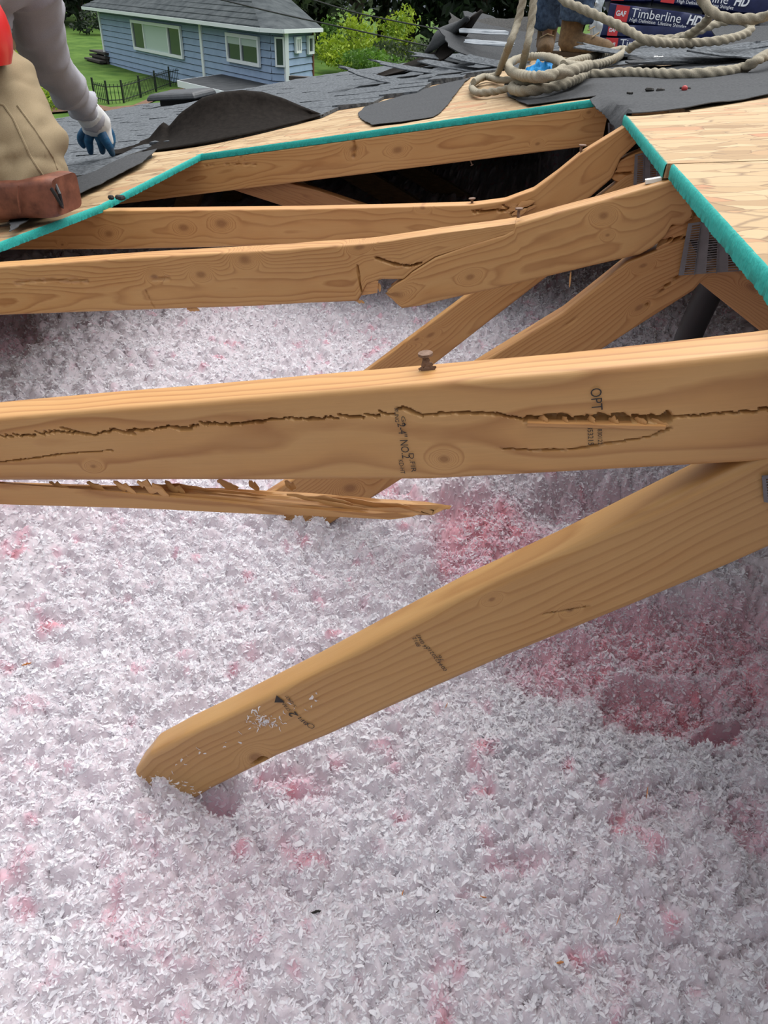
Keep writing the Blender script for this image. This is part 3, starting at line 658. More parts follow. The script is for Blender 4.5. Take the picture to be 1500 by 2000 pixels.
xs = np.concatenate([np.arange(-3.4, -1.9, .05), np.arange(-1.9, -.75, .008), np.arange(-.75, .62, .0036), np.arange(.62, 1.0, .012), np.arange(1.0, 2.56, .06)])
ys = np.concatenate([np.arange(-1.5, .08, .03), np.arange(.08, 1.15, .0036), np.arange(1.15, 2.7, .0075), np.arange(2.7, ROOF_Y1-.45, .06)])
GX, GY = np.meshgrid(xs, ys); GZ, GP = ins_height(GX, GY)
nx, ny = len(xs), len(ys); ii = (np.arange(ny-1)[:, None]*nx+np.arange(nx-1)[None, :]).ravel()
faces = np.stack([ii, ii+1, ii+nx+1, ii+nx], 1)
FV = [np.stack([GX.ravel(), GY.ravel(), GZ.ravel()], 1)]; FP = [np.clip(GP.ravel()*.8+.24, 0, 1)]; FF = [faces]; base_n = nx*ny
# loose curled tufts lying in every direction on top
rg = np.random.default_rng(7)
def tufts(n, x0, x1, y0, y1, s0, s1, keep=None):
    global base_n
    X = rg.uniform(x0, x1, n); Y = rg.uniform(y0, y1, n)
    Zb, P = ins_height(X, Y); S = rg.uniform(s0, s1, n)
    nu_, nv_ = 4, 2
    uu, vv = np.meshgrid(np.linspace(-1, 1, nu_), np.linspace(-1, 1, nv_), indexing='ij'); uu = uu.ravel(); vv = vv.ravel()
    asp = rg.uniform(.14, .42, n); curl = rg.uniform(-3.4, 3.4, n); cup = rg.uniform(-1, 1, n); tw = rg.uniform(-1.2, 1.2, n)
    ang = uu[None, :]*curl[:, None]*.5
    wid = asp[:, None]*(1-.55*uu[None, :]**2)*(1+.5*rg.uniform(-1, 1, (n, len(uu))))
    x = np.where(np.abs(curl[:, None]) < .05, uu[None, :], np.sin(ang*1.0)/(curl[:, None]*.5+1e-6)); z = (1-np.cos(ang))/(curl[:, None]*.5+1e-6)
    y = vv[None, :]*wid; z = z+cup[:, None]*(vv[None, :]**2)*wid*.8 + rg.uniform(-.10, .10, (n, len(uu)))
    c, s_ = np.cos(tw[:, None]*uu[None, :]), np.sin(tw[:, None]*uu[None, :]); y, z = y*c-z*s_*.5, z*c+y*s_
    L = np.stack([x, y, z], 2)*S[:, None, None]*.5
    yaw = rg.uniform(0, 2*math.pi, n); pit_ = rg.normal(0, .55, n); rol = rg.normal(0, .9, n)
    def rot(L, a, i, j):
        c = np.cos(a)[:, None]; s = np.sin(a)[:, None]; o = L.copy(); o[:, :, i] = L[:, :, i]*c-L[:, :, j]*s; o[:, :, j] = L[:, :, i]*s+L[:, :, j]*c; return o
    L = rot(L, rol, 1, 2); L = rot(L, pit_, 2, 0); L = rot(L, yaw, 0, 1)
    L[:, :, 0] += X[:, None]; L[:, :, 1] += Y[:, None]; L[:, :, 2] += (Zb+S*rg.uniform(-.08, .32, n))[:, None]
    k = len(uu); q = np.array([(i*nv_+j, (i+1)*nv_+j, (i+1)*nv_+j+1, i*nv_+j+1) for i in range(nu_-1) for j in range(nv_-1)])
    FV.append(L.reshape(-1, 3)); FF.append((np.arange(n)[:, None, None]*k+q[None]+base_n).reshape(-1, 4)); base_n += n*k
    pr = np.clip(P*.9*rg.uniform(-.1, 1.15, n), 0, 1); FP.append(np.repeat(pr, k))
tufts(150000, -.72, .60, .12, 1.15, .004, .0105)
tufts(14000, -.72, .60, .12, 1.15, .010, .017)
tufts(80000, -1.8, .75, 1.15, 2.6, .008, .018)
tufts(12000, -1.2, -.72, .35, 1.15, .008, .016)
tufts(22000, -.05, .50, 1.05, 1.62, .006, .014)
tufts(16000, -1.2, 1.2, 2.6, 3.6, .012, .03)
tufts(26000, .05, .58, .62, 1.06, .004, .013)
tufts(6000, .60, .95, .3, 1.4, .008, .018)
V = np.concatenate(FV).astype(np.float32); Fq = np.concatenate(FF).astype(np.int32); Pk = np.concatenate(FP).astype(np.float32)
me = bpy.data.meshes.new('insulation'); me.vertices.add(len(V)); me.vertices.foreach_set('co', V.ravel())
me.loops.add(len(Fq)*4); me.loops.foreach_set('vertex_index', Fq.ravel()); me.polygons.add(len(Fq)); me.polygons.foreach_set('loop_start', np.arange(0, len(Fq)*4, 4, dtype=np.int32))
me.update(calc_edges=True); me.polygons.foreach_set('use_smooth', np.ones(len(Fq), bool))
a_ = me.attributes.new('pink', 'FLOAT', 'POINT'); a_.data.foreach_set('value', Pk)
ins = link('loose_insulation', me, INS); stuff(ins); tag(ins, 'fluffy white and pink blown fibreglass insulation covering the attic floor', 'insulation')
# bits that fell on the insulation
def chip(px, py, L, ang, col, label, name='wood_chip', w=.004):
    p = onZ(px, py, Z0+.016); d = np.array([math.cos(ang), math.sin(ang), .15])*L
    o = sliver(p-d/2, p+d/2, w, col, None, name, .3); tag(o, label, 'wood chip' if name == 'wood_chip' else 'debris'); return o
CHIP = wood('fresh_chip', 2.2, (), (.1, .1), .005, (1.2, .85, .6)); CRUMB = plain('black_crumb', (.02, .018, .016), .8)
chip(52, 1297, .014, .6, CHIP, 'orange wood sliver on white insulation near the left edge')
chip(940, 1752, .013, .1, CHIP, 'orange wood sliver on the insulation, right of the lower middle')
chip(786, 1746, .009, 1.5, CHIP, 'tan wood chip on the insulation at lower centre', w=.005)
chip(1208, 1795, .014, 1.2, CHIP, 'thin brown stick on the insulation, lower right')
chip(1264, 1548, .018, 1.4, CHIP, 'brown splinter upright in the hollow under the long web')
chip(872, 1378, .010, 1.3, CHIP, 'small tan chip just below the long web lower edge')
chip(1094, 1880, .008, .3, CHIP, 'pale tan chip near the bottom edge, right of centre', w=.006)
chip(617, 1781, .012, .4, CRUMB, 'black roofing crumb with pale fibres at lower centre', 'roofing_crumb', .006)
chip(855, 1780, .005, .9, CRUMB, 'tiny black crumb on the insulation, right of lower centre', 'roofing_crumb', .004)
chip(755, 1882, .004, .4, CRUMB, 'tiny black round crumb nearest the bottom edge', 'roofing_crumb', .004)
chip(176, 1586, .008, .4, CRUMB, 'dark crumb on the insulation, left of the web foot', 'roofing_crumb', .003)
chip(632, 1730, .012, 1.7, CRUMB, 'thin black sliver standing in the insulation below the web', 'roofing_crumb', .002)
# wisps of insulation caught on the foot of the nearest web
mb_v = []; mb_f = []
for k in range(150):
    if k < 60: p = onY(_rs.gauss(515, 16), _rs.gauss(1408, 9), Y1-.0012)
    elif k < 85: x_ = _rs.uniform(330, 620); p = onY(x_, 1440-(x_-430)*.49+_rs.uniform(0, 30), Y1-.0012)
    else: x_ = _rs.uniform(268, 412); p = onY(x_, 1512+(x_-268)*.24+_rs.gauss(8, 9), Y1-.004)
    L = _rs.uniform(.003, .007); a = _rs.uniform(0, 6.28); w_ = _rs.uniform(.08, .22); q = np.array([math.cos(a), -_rs.uniform(.15, .6), math.sin(a)])*L; r_ = np.array([-math.sin(a), -.3, math.cos(a)])*L*w_
    c_ = np.array([-math.sin(a), 0, math.cos(a)])*L*_rs.uniform(-.4, .4)
    n = len(mb_v); mb_v += [p-q*.5-r_, p-q*.5+r_, p+c_-r_*1.2, p+c_+r_*1.2, p+q*.5-r_*.4, p+q*.5+r_*.4]; mb_f += [(n, n+1, n+3, n+2), (n+2, n+3, n+5, n+4)]
wf = obj('insulation_wisps', mb_v, mb_f, INS, t1); stuff(wf)

# ================================================================== ROOF COVERING
def off(p, h): return np.array([p[0], p[1], p[2]+h])
def patch(name, poly_px, lift, thick, mat, step=.02, parent=None, zf=z_deck, wave=0.0, seed=0, rag=.006, xy=False, curl=None, smooth_h=None):
    """a limp sheet lying on the roof, its outline given on the roof surface"""
    P = [np.array(q) for q in poly_px] if xy else [np.array(q[1:]) if q[0] == 'w' else on_deck(*q, h=lift)[:2] for q in poly_px]
    P = np.array(P+[P[0]]); n = max(40, int(np.linalg.norm(np.diff(P, axis=0), axis=1).sum()/(step*.6))); B = resample(P, n)[0][:-1]
    B = B + rag*(np.stack([vnoise(B[:, 0]*40, B[:, 1]*40, seed), vnoise(B[:, 0]*40, B[:, 1]*40, seed+1)], 1)-.5)
    lo, hi = B.min(0), B.max(0); gx, gy = np.meshgrid(np.arange(lo[0], hi[0], step), np.arange(lo[1], hi[1], step)); G = np.stack([gx.ravel(), gy.ravel()], 1)
    G = G + (rg.random(G.shape)-.5)*step*.3
    ins_ = np.zeros(len(G), bool); j = len(B)-1
    for i in range(len(B)):
        a, b = B[i], B[j]; c = (a[1] > G[:, 1]) != (b[1] > G[:, 1]); ins_ ^= c & (G[:, 0] < (b[0]-a[0])*(G[:, 1]-a[1])/(b[1]-a[1]+1e-12)+a[0]); j = i
    G = G[ins_]
    if len(G): G = G[seg_dist(G, list(B)+[B[0]]) > step*.45]
    pts = [Vector(map(float, q)) for q in np.concatenate([B, G])]
    v2, _, f2, _, _, _ = geometry.delaunay_2d_cdt(pts, [], [list(range(len(B)))], 1, 1e-6)
    A = np.array([tuple(v) for v in v2]); z = zf(A[:, 0], A[:, 1])+lift + wave*(fbm(A[:, 0]*6, A[:, 1]*6, seed+5, 3)-.35)
    if curl is not None: z = z+curl(A)
    V = np.concatenate([np.c_[A, z], np.c_[A, z-thick]]); m = len(A); F = []
    from collections import Counter
    ec = Counter()
    for f in f2:
        f = tuple(f); F.append(f); F.append(tuple(k+m for k in f[::-1]))
        for k in range(len(f)): ec[(f[k], f[(k+1) % len(f)])] += 1
    for (a, b) in list(ec):
        if (b, a) not in ec: F.append((b, a, a+m, b+m))
    return obj(name, V, F, mat, parent, True, 50)

# shingle field of the left slope: overlapping tabs in courses, thick enough to catch light
def in_poly(p, P):
    c = False; j = len(P)-1
    for i in range(len(P)):
        if (P[i][1] > p[1]) != (P[j][1] > p[1]) and p[0] < (P[j][0]-P[i][0])*(p[1]-P[i][1])/(P[j][1]-P[i][1])+P[i][0]: c = not c
        j = i
    return c
edge_px = [(20,440),(107,363),(184,347),(240,322),(304,295),(380,282),(500,256),(620,228),(712,208),(800,182),(906,155),(990,135),(1060,112)]
near = [on_deck(*q)[:2] for q in edge_px]
field = [np.array((-5.15, .9)), np.array((-1.75, .9))]+near+[np.array((.12, 7.2)), np.array((-5.15, 7.2))]
sv, sf = [], []; row = 0; x = -5.12
while x < .05:
    y = .9-_rs.random()*.3
    while y < 7.22:
        L = _rs.choice((.16, .2, .25, .3)); c = np.array((x+.07, y+L/2))
        if in_poly(c, field):
            t = _rs.uniform(.006, .011); j0 = _rs.uniform(-.006, .006); wv = .012*(vnoise(np.array(x*1.5), np.array(y*1.3), 9)) if x > -2.4 else .003
            a0, a1 = x-.012+j0, x+.155; V = []
            for (xx, lift) in ((a0, t+.006+wv), (a1, .006+wv)):
                for yy in (y+.001, min(y+L-.001, 7.24)):
                    zz = float(z_deck(np.array(xx), np.array(yy))); V += [(xx, yy, zz+lift), (xx, yy, zz+.001)]
            n = len(sv); sv += V; sf += [tuple(n+k for k in q) for q in ((0,4,6,2),(0,2,3,1),(0,1,5,4),(2,6,7,3),(4,5,7,6))]
        y += L
    x += .142; row += 1
struct(obj('roof_shingles', sv, sf, SHINGLE, None, False))
rv, rf = [], []
for k in range(24):                       # courses on the far right slope
    x = .16+k*.142; y = 3.3 + _rs.random()*.2
    if x > 2.6: break
    while y < 7.2:
        L = _rs.choice((.16, .2, .25, .3)); t = _rs.uniform(.006, .011); V = []
        for (xx, lift) in ((x+.155, t+.006), (x-.01, .006)):
            for yy in (y, min(y+L-.002, 7.24)):
                zz = float(z_right(np.array(xx), np.array(yy))); V += [(xx, yy, zz+lift), (xx, yy, zz+.001)]
        n = len(rv); rv += V; rf += [tuple(n+q for q in f) for f in ((0,2,6,4),(0,1,3,2),(0,4,5,1),(2,3,7,6),(4,6,7,5))]; y += L
struct(obj('roof_shingles', rv, rf, SHINGLE, None, False))

# felt underlay
f1 = patch('roofing_felt', [(20,452),(60,426),(115,404),(140,384),(200,357),(252,330),(276,318),(300,298),(306,292),(250,304),(184,336),(107,362),(20,410)], .016, .0016, FELT, .02, seed=1, wave=.006); tag(f1, 'narrow grey strip of roofing felt along the left teal edge, by the worker boot', 'roofing felt')
f2 = patch('roofing_felt', [(699,221),(712,209),(800,182),(860,165),(899,156),(920,150),(908,160),(890,183),(873,205),(860,218),(847,227),(785,238),(726,245),(704,231)], .005, .0016, FELT, .02, seed=4, wave=.006); tag(f2, 'torn grey felt scrap lying alone on the strand board, left of the rope', 'roofing felt')
f3 = patch('roofing_felt', [(992,186),(1010,196),(1030,205),(1100,194),(1164,186),('w',.103,2.27),('w',.112,2.14),('w',.13,1.98),('w',.148,1.82),('w',.162,1.70),('w',.19,1.70),(1327,212),(1420,198),(1510,183),(1530,150),(1500,108),(1400,128),(1230,128),(1140,140),(1040,150),(985,165)], .007, .0018, FELT, .022, seed=8, wave=.010,
           zf=lambda X, Y: np.maximum(z_deck(X, np.maximum(Y, 2.32)) if False else np.where(X < ridge_x(Y)-.004, z_left(X, Y), z_right(X, Y)), 0)); tag(f3, 'wide grey felt sheet under the rope, draped over the ridge', 'roofing felt')
for i, (px, py, s_) in enumerate(((1280,176,.02),(1230,182,.01),(1336,172,.012),(1340,210,.012),(1152,62,.01),(790,178,.012),(760,196,.008),(228,385,.02),(236,393,.01),(155,348,.022))):
    p = on_deck(px, py, .012); mb = MB()
    for k in range(4): mb.ball(p+np.array([_rs.uniform(-1, 1)*s_, _rs.uniform(-1, 1)*s_*.6, 0]), (s_*_rs.uniform(.3, .7), s_*_rs.uniform(.2, .5), s_*.3), 6, 4)
    if i < 3 or i == 7:
        tag(mb.build('roofing_crumb', CRUMB, None, False), ('black cluster of crumbs on the wide felt below the long rope', 'small dark crumb left on the wide felt nearest the ridge', 'dark crumb on the wide felt, right of the crumb cluster', '', '', '', '', 'black crumbs on the narrow felt strip beside the worker boot')[i], 'debris')
mb = MB(); mb.ball(on_deck(1337, 173, .014), .008, 8, 5); tag(mb.build('red_cap', plain('red_cap', (.35, .03, .03), .5)), 'tiny red nail cap lying on the wide felt', 'nail cap')

# big curled flap of underlay, lifted by the worker
hin = spline([onY(219, 302, 2.47), onY(262, 298, 2.62), on_deck(330, 291, .006), on_deck(420, 277, .006), on_deck(520, 255, .006), on_deck(631, 227, .006)], .02)
top_px = [(216,296),(262,284),(292,272),(316,243),(328,252),(352,224),(392,196),(430,185),(470,181),(510,184),(552,196),(590,211),(631,226)]
hr = resample(hin, 80)[0]; tp = np.array(top_px, float); tpr = resample(tp, 80)[0]; V = []; F = []
for i in range(80):
    a = hr[i]; s_ = i/79; back = .02+.26*math.sin(math.pi*min(1, s_*1.05))**.8
    b = onY(tpr[i][0], tpr[i][1], a[1]+back)
    for k in range(17):
        t = k/16; p = a*(1-t)+b*t; bulge = math.sin(math.pi*t)*.05*math.sin(math.pi*s_); p = p+np.array([0, bulge*.9, -bulge*.35])
        p = p+np.array([0, 1, .2])*.012*(vnoise(np.array(s_*14), np.array(t*3), 3)-.5)
        V.append(p)
    e = b+np.array([.0, .05, -.012])*math.sin(math.pi*s_)**.5; V.append(b+np.array([0, .02, .004])*math.sin(math.pi*s_)); V.append(e)
m_ = 19
F = [(i*m_+k, i*m_+k+1, (i+1)*m_+k+1, (i+1)*m_+k) for i in range(79) for k in range(m_-1)]
fl = obj('felt_flap', V, F, FELT_UNDER, None, True, 60); mo = fl.modifiers.new('thick', 'SOLIDIFY'); mo.thickness = .004
tag(fl, 'big dark brown curled flap of roofing felt lifted at its left tip by the glove', 'roofing felt')
# box vent on the left slope
c0 = on_deck(350, 206); pv = thing('roof_vent', c0, 'low dark grey box vent on the shingles in front of the blue house', 'roof vent'); s_ = 1.0
X0, X1 = onY(304, 190, c0[1])[0], onY(398, 190, c0[1])[0]; wv_ = X1-X0; cx = (X0+X1)/2; zt = onY(350, 178, c0[1])[2]; zb = c0[2]-.06
VENT = noise_mat('painted_vent_metal', (.022, .024, .027), (.042, .046, .052), 20, .45, .05, spec=.4)
mb = MB(); mb.box((cx-.0, c0[1]+.05, (zb-.03+zt)/2-.01), (wv_*.66, wv_*.6, (zt-zb)*.75+.06)); mb.build('vent_base', BLACK, pv, False)
hh = (zt-c0[2])*.80; a, b = wv_/2, wv_*.52; mb = MB(); zc = zt-hh*.62
prof_ = [(1.0, zc), (1.0, zc+hh*.22), (.9, zt-hh*.06), (.72, zt)]; V = []
for q, z in prof_:
    for (sx_, sy_) in ((-1,-1),(1,-1),(1,1),(-1,1)): V.append((cx+sx_*a*q-.191*0, c0[1]+.05+sy_*b*q, z+sx_*a*q*.10))
F = [(k*4+j, k*4+(j+1) % 4, k*4+4+(j+1) % 4, k*4+4+j) for k in range(3) for j in range(4)]+[(12,13,14,15),(3,2,1,0)]
o = obj('vent_cap', V, F, VENT, pv, False); o.modifiers.new('b', 'BEVEL').width = .012
# torn shingles thrown in a heap near the ridge
def torn(px, py, L, Wd, h, yaw, tilt, roll, mat, label, cat='shingle', seed=0, bend=.0, name='torn_shingle', group=None, yd=None):
    c = on_deck(px, py, h) if yd is None else onY(px, py, yd); n, m = 10, 7; V = []; F = []
    R = Matrix.Rotation(yaw, 3, 'Z') @ Matrix.Rotation(tilt, 3, 'X') @ Matrix.Rotation(roll, 3, 'Y')
    for k in range(2):
        for i in range(n):
            for j in range(m):
                u = i/(n-1)-.5; v = j/(m-1)-.5
                ex = 1+.22*(vnoise(np.array(i*1.1), np.array(seed*3.3), 2)-.5)*(abs(v)*2) ; ey = 1+.3*(vnoise(np.array(j*1.3), np.array(seed*2.1), 3)-.5)*(abs(u)*2)
                p = Vector((u*L*ey, v*Wd*ex, bend*(u*u*4)*L*.25+.006*(vnoise(np.array(i*.7), np.array(j*.7+seed), 4)-.5) - k*.005)); V.append(np.array(R @ p)+c)
    g = n*m
    for i in range(n-1):
        for j in range(m-1): q = (i*m+j, (i+1)*m+j, (i+1)*m+j+1, i*m+j+1); F.append(q); F.append(tuple(x+g for x in q[::-1]))
    ring = [i*m for i in range(n)]+[(n-1)*m+j for j in range(1, m)]+[i*m+m-1 for i in range(n-2, -1, -1)]+[j for j in range(m-2, 0, -1)]
    for a, b in zip(ring, ring[1:]+ring[:1]): F.append((b, a, a+g, b+g))
    o = obj(name, V, F, mat, None, True, 40); return tag(o, label, cat, group)
LIGHTBACK = noise_mat('weathered_shingle', (.04, .042, .045), (.085, .088, .092), 200, .9, .6, spec=.08)
# folded flap standing up at the left of the heap: grey outer face, black inner face
fold = spline([onY(836, 106, 5.5), onY(858, 92, 5.3), onY(886, 70, 5.1), onY(918, 37, 4.95)], .05); lft = spline([onY(834, 104, 5.6), onY(850, 74, 5.55), onY(858, 57, 5.5), onY(917, 36, 5.0)], .05); rgt = spline([onY(724, 154, 5.0), onY(842, 124, 5.1), onY(880, 106, 5.15), onY(912, 70, 5.2), onY(942, 20, 5.3)], .05)
n = 40; fo, lf, rg_ = (resample(q, n)[0] for q in (fold, lft, rgt)); st_ = resample(spline([onY(716, 152, 5.1), onY(836, 106, 5.5), onY(858, 92, 5.3), onY(886, 70, 5.1), onY(918, 37, 4.95), onY(941, 19, 5.2)], .05), n)[0]
V = []; F = []
for i in range(n):
    for k in range(7): t = k/6; V.append(st_[i]*(1-t)+rg_[i]*t+np.array([0, .06, -.01])*math.sin(math.pi*t))
m0 = len(V)
for i in range(n):
    for k in range(7): t = k/6; V.append(fo[i]*(1-t)+lf[i]*t+np.array([-.01, -.05, .012])*math.sin(math.pi*t))
F = [(i*7+k, i*7+k+1, (i+1)*7+k+1, (i+1)*7+k) for i in range(n-1) for k in range(6)]
F2 = [(m0+i*7+k, m0+i*7+k+1, m0+(i+1)*7+k+1, m0+(i+1)*7+k) for i in range(n-1) for k in range(6)]
o = obj('felt_flap', V, F+F2, [FELT_UNDER, FELT], None, True, 60); tag(o, 'black flap of felt folded upright against the trees, left end of the debris heap', 'roofing felt')
for k, p in enumerate(o.data.polygons): p.material_index = 1 if k >= len(F) else 0
o.modifiers.new('t', 'SOLIDIFY').thickness = .006
heap = [(955,98,.62,.34,.05,.3,.25,.05,LIGHTBACK,'large grey shingle slab lying tilted in front of the debris heap'),(985,78,.5,.3,.09,-.2,.35,.1,LIGHTBACK,'grey shingle slab on top of the debris heap'),(1010,62,.5,.28,.14,.5,.5,-.1,SHINGLE_BACK,'dark shingle slab propped behind the heap, left of the jeans'),
        (930,72,.35,.25,.10,.1,.5,.2,SHINGLE_BACK,'dark shingle corner next to the upright flap'),(960,52,.35,.25,.19,.9,.6,.1,LIGHTBACK,'pale shingle corner standing at the top of the heap'),(1000,100,.55,.22,.03,-.3,.12,.05,SHINGLE,'speckled shingle piece at the right foot of the heap'),
        (900,118,.6,.2,.03,.25,.06,.1,SHINGLE,'loose shingle strip lying below the heap, nearer the upright flap'),(850,140,.7,.18,.02,.3,.05,.06,SHINGLE,'loose shingle strip below the upright flap'),(780,158,.6,.18,.02,.2,.05,.05,SHINGLE,'loose shingle strip left of the torn felt scrap'),
        (930,136,.55,.16,.02,.1,.05,.05,SHINGLE,'loose shingle strip right above the torn felt scrap'),(990,126,.5,.2,.02,-.1,.06,.05,SHINGLE,'loose shingle strip just left of the hanging rope'),
        (1300,106,.7,.2,.02,-.05,.04,-.06,SHINGLE,'loose shingle strip under the bundle stack'),(1410,112,.6,.2,.02,.1,.05,-.05,SHINGLE,'loose shingle strip right of the bundle stack'),(1370,120,.5,.15,.015,0,.04,-.1,LIGHTBACK,'worn grey shingle strip above the long rope'),(1475,104,.5,.2,.03,.2,.08,-.06,SHINGLE,'loose shingle strip at the right frame edge'),
        (1488,76,.42,.4,.03,.1,.25,-.05,LIGHTBACK,'broad grey shingle sheet at upper right behind the rope loop'),(1480,25,.6,.4,.16,.1,.6,-.1,LIGHTBACK,'grey shingle sheet standing in the upper right corner')]
YD = {0: 5.0, 1: 5.3, 2: 5.5, 3: 5.5, 4: 5.8, 15: 4.4, 16: 4.9}
for i, hcfg in enumerate(heap): torn(*hcfg[:9], hcfg[9], seed=i, bend=_rs.uniform(-.25, .35), yd=YD.get(i))
SILVER = noise_mat('silver_release_strip', (.26, .29, .32), (.38, .41, .44), 20, .5, .1, spec=.3)
torn(945, 61, .26, .03, .2, .05, .75, 0, SILVER, 'shiny pale strip lying across the upper heap', 'strip', 31, name='release_strip', yd=4.95)
torn(955, 83, .28, .03, .14, -.25, .75, 0, SILVER, 'shiny pale strip lying lower on the heap slab', 'strip', 32, name='release_strip', yd=4.85)

# ================================================================== ROPE
def rope_pts(lst): return [on_deck(x, y, h) if len(q) == 3 else onY(x, y, q[3]) for q in lst for (x, y, h) in [q[:3]]]
rope = thing('rope', on_deck(1047, 140), 'thick beige braided rope coiled and looped over the roof ridge', 'rope')
def rope_run(lst, R, parent=rope):
    P = spline(rope_pts(lst), .006); mb = MB(); p = R*7.5
    s = np.r_[0, np.cumsum(np.linalg.norm(np.diff(P, axis=0), axis=1))]
    rr = R*(1+.05*np.sin(s*40))
    mb.tube(P, rr, 18, True, lambda i, a: .72+.31*abs(math.cos(1.5*(a-2*math.pi*s[i]/p)))+.05*_rs.random())
    return mb.build('rope_strand', ROPE, parent, True, 60)
def ring(cx, cy, rx_, ry_, h, n=14, a0=0, a1=2*math.pi, tilt=0): return [(cx+rx_*math.cos(a0+(a1-a0)*k/n)*1.0+tilt*ry_*math.sin(a0+(a1-a0)*k/n), cy+ry_*math.sin(a0+(a1-a0)*k/n), h) for k in range(n+1)]
RR = .0145
rope_run([(1058,-420,0,2.78),(1040,-160,0,2.75),(1028,-40,0,2.72),(1012,40,0,2.70),(992,95,0,2.67),(976,135,.06),(968,147,.03),(950,150,.02),(928,160,.02),(922,172,.02),(935,181,.02),(970,178,.02),(1010,168,.03),(1050,160,.04),(1090,152,.05)], .0115)
rope_run([(1072,-420,0,2.72),(1056,-160,0,2.7),(1046,-40,0,2.68),(1037,50,0,2.66),(1027,100,0,2.65),(1015,145,.05),(1000,155,.03),(975,156,.02),(945,150,.03),(925,160,.04)], .0115)
rope_run(ring(1047,130,54,20,.07,16,-2.6,3.9), RR)
rope_run([(1101,128,.08)]+[(1130,129,.04),(1165,126,.03),(1200,115,.03),(1221,100,.03),(1214,96,.03),(1190,102,.03),(1150,112,.03),(1110,122,.04),(1085,132,.05)], RR)
rope_run([(1150,126,.05),(1140,146,.03),(1105,163,.03),(1060,174,.03),(1018,178,.03),(1000,172,.03),(1012,162,.04),(1050,152,.06),(1100,142,.07),(1138,131,.07),(1150,128,.06)], RR)
rope_run([(1085,152,.05),(1120,147,.03),(1150,146,.02),(1200,143,.02),(1240,142,.02),(1310,145,.02),(1370,144,.02),(1420,139,.02),(1448,134,.02),(1475,120,.04),(1502,106,.05),(1560,90,.05)], .0155)
rope_run([(1085,-30,0,3.3),(1101,0,0,3.25),(1130,14,0,3.2),(1170,32,0,3.15),(1205,48,0,3.1),(1235,64,0,3.05),(1262,78,0,3.0),(1300,84,0,3.05),(1350,84,0,3.15),(1413,78,0,3.2),(1455,66,0,3.3),(1467,54,0,3.35),(1455,42,0,3.4),(1425,40,0,3.4),(1390,50,0,3.35),(1350,66,0,3.3),(1310,76,0,3.3),(1266,78,0,3.3),(1240,88,0,3.35),(1228,96,0,3.4)], RR)
rope_run([(1365,-20,0,2.9),(1374,4,0,2.9),(1390,22,0,2.88),(1412,33,0,2.86),(1445,37,0,2.84),(1480,36,0,2.82),(1502,28,0,2.8),(1540,0,0,2.8)], RR)
rope_run([(1388,24,0,3.0),(1380,40,0,3.05),(1362,56,0,3.1),(1345,68,0,3.15),(1325,78,0,3.2),(1290,82,0,3.25)], .014)
# blue cloth under the coil
gx = np.linspace(-1, 1, 40); c = on_deck(1056, 136, .03); V = []; F = []
for i, u in enumerate(gx):
    for j, v in enumerate(gx[::2]):
        e = onY(1092, 136, c[1])[0]-c[0]; r_ = max(abs(u), abs(v)); q = np.array([c[0]+u*e, c[1]+v*e*.9, 0]); q[2] = float(z_deck(np.array(q[0]), np.array(q[1])))+.012+.035*(1-r_**2)+.03*(abs(fbm(np.array(u*4.), np.array(v*4.), 77, 3)-.5)*2); V.append(q)
F = [(i*20+j, (i+1)*20+j, (i+1)*20+j+1, i*20+j+1) for i in range(39) for j in range(19)]
o = obj('blue_cloth', V, F, noise_mat('blue_cloth', (.0, .16, .42), (.01, .27, .60), 30, .7, .2), None, True, 60); o.modifiers.new('t', 'SOLIDIFY').thickness = .003; tag(o, 'bright blue crumpled cloth inside the rope coil', 'cloth')
o = torn(1289, 113, .05, .02, .03, .35, .5, 0, plain('white_plastic', (.65, .66, .66), .5), 'small white plastic tab lying above the long rope', 'plastic', 41, name='plastic_tab')

# ================================================================== WRITING
def text(body, O, right, up, size, mat, parent, name='lettering', bold=0.0, align='LEFT', squeeze=1.0, depth=.0003, shear=0.0):
    cu = bpy.data.curves.new(name, 'FONT'); cu.body = body; cu.size = 1.0; cu.offset = bold; cu.align_x = align; cu.resolution_u = 3; cu.shear = shear
    tmp = bpy.data.objects.new(name+'_tmp', cu); COL.objects.link(tmp); dg = bpy.context.evaluated_depsgraph_get(); dg.update()
    me = bpy.data.meshes.new_from_object(tmp.evaluated_get(dg)); me.name = name
    bpy.data.objects.remove(tmp); bpy.data.curves.remove(cu)
    right = np.array(right, float); right /= np.linalg.norm(right); up = np.array(up, float); up = up-right*(up @ right); up /= np.linalg.norm(up); nn = np.cross(right, up)
    n = len(me.vertices); co = np.empty(n*3); me.vertices.foreach_get('co', co); co = co.reshape(-1, 3)
    q = np.array(O)[None]+co[:, :1]*right*size*squeeze+co[:, 1:2]*up*size+nn*depth; me.vertices.foreach_set('co', q.ravel()); me.update()
    return link(name, me, mat, parent)
def stamp(body, a, b, Y, hpx, parent, **k):
    """ink running from pixel a to pixel b on a board face, letters hpx tall; tops to the left of travel when flip"""
    A = onY(*a, Y-.0009); B = onY(*b, Y-.0009); R = B-A; up = np.cross([0, -1, 0], R)
    sc = np.linalg.norm(onY(a[0]+hpx, a[1], Y)-onY(*a, Y))/.7
    o = text(body, A, R, up, sc, INK, parent, 'grade_stamp', **k)
    xs_ = np.array([np.dot(v.co-Vector(A), Vector(R/np.linalg.norm(R))) for v in o.data.vertices]); f = np.linalg.norm(R)/max(xs_.max(), 1e-6)
    Rn = Vector(R/np.linalg.norm(R))
    for v in o.data.vertices:
        d = (v.co-Vector(A)).dot(Rn); v.co += Rn*d*(f-1)
    return o
stamp('2-4" NO.2', (776,826), (786,895), Y1, 16, t1)
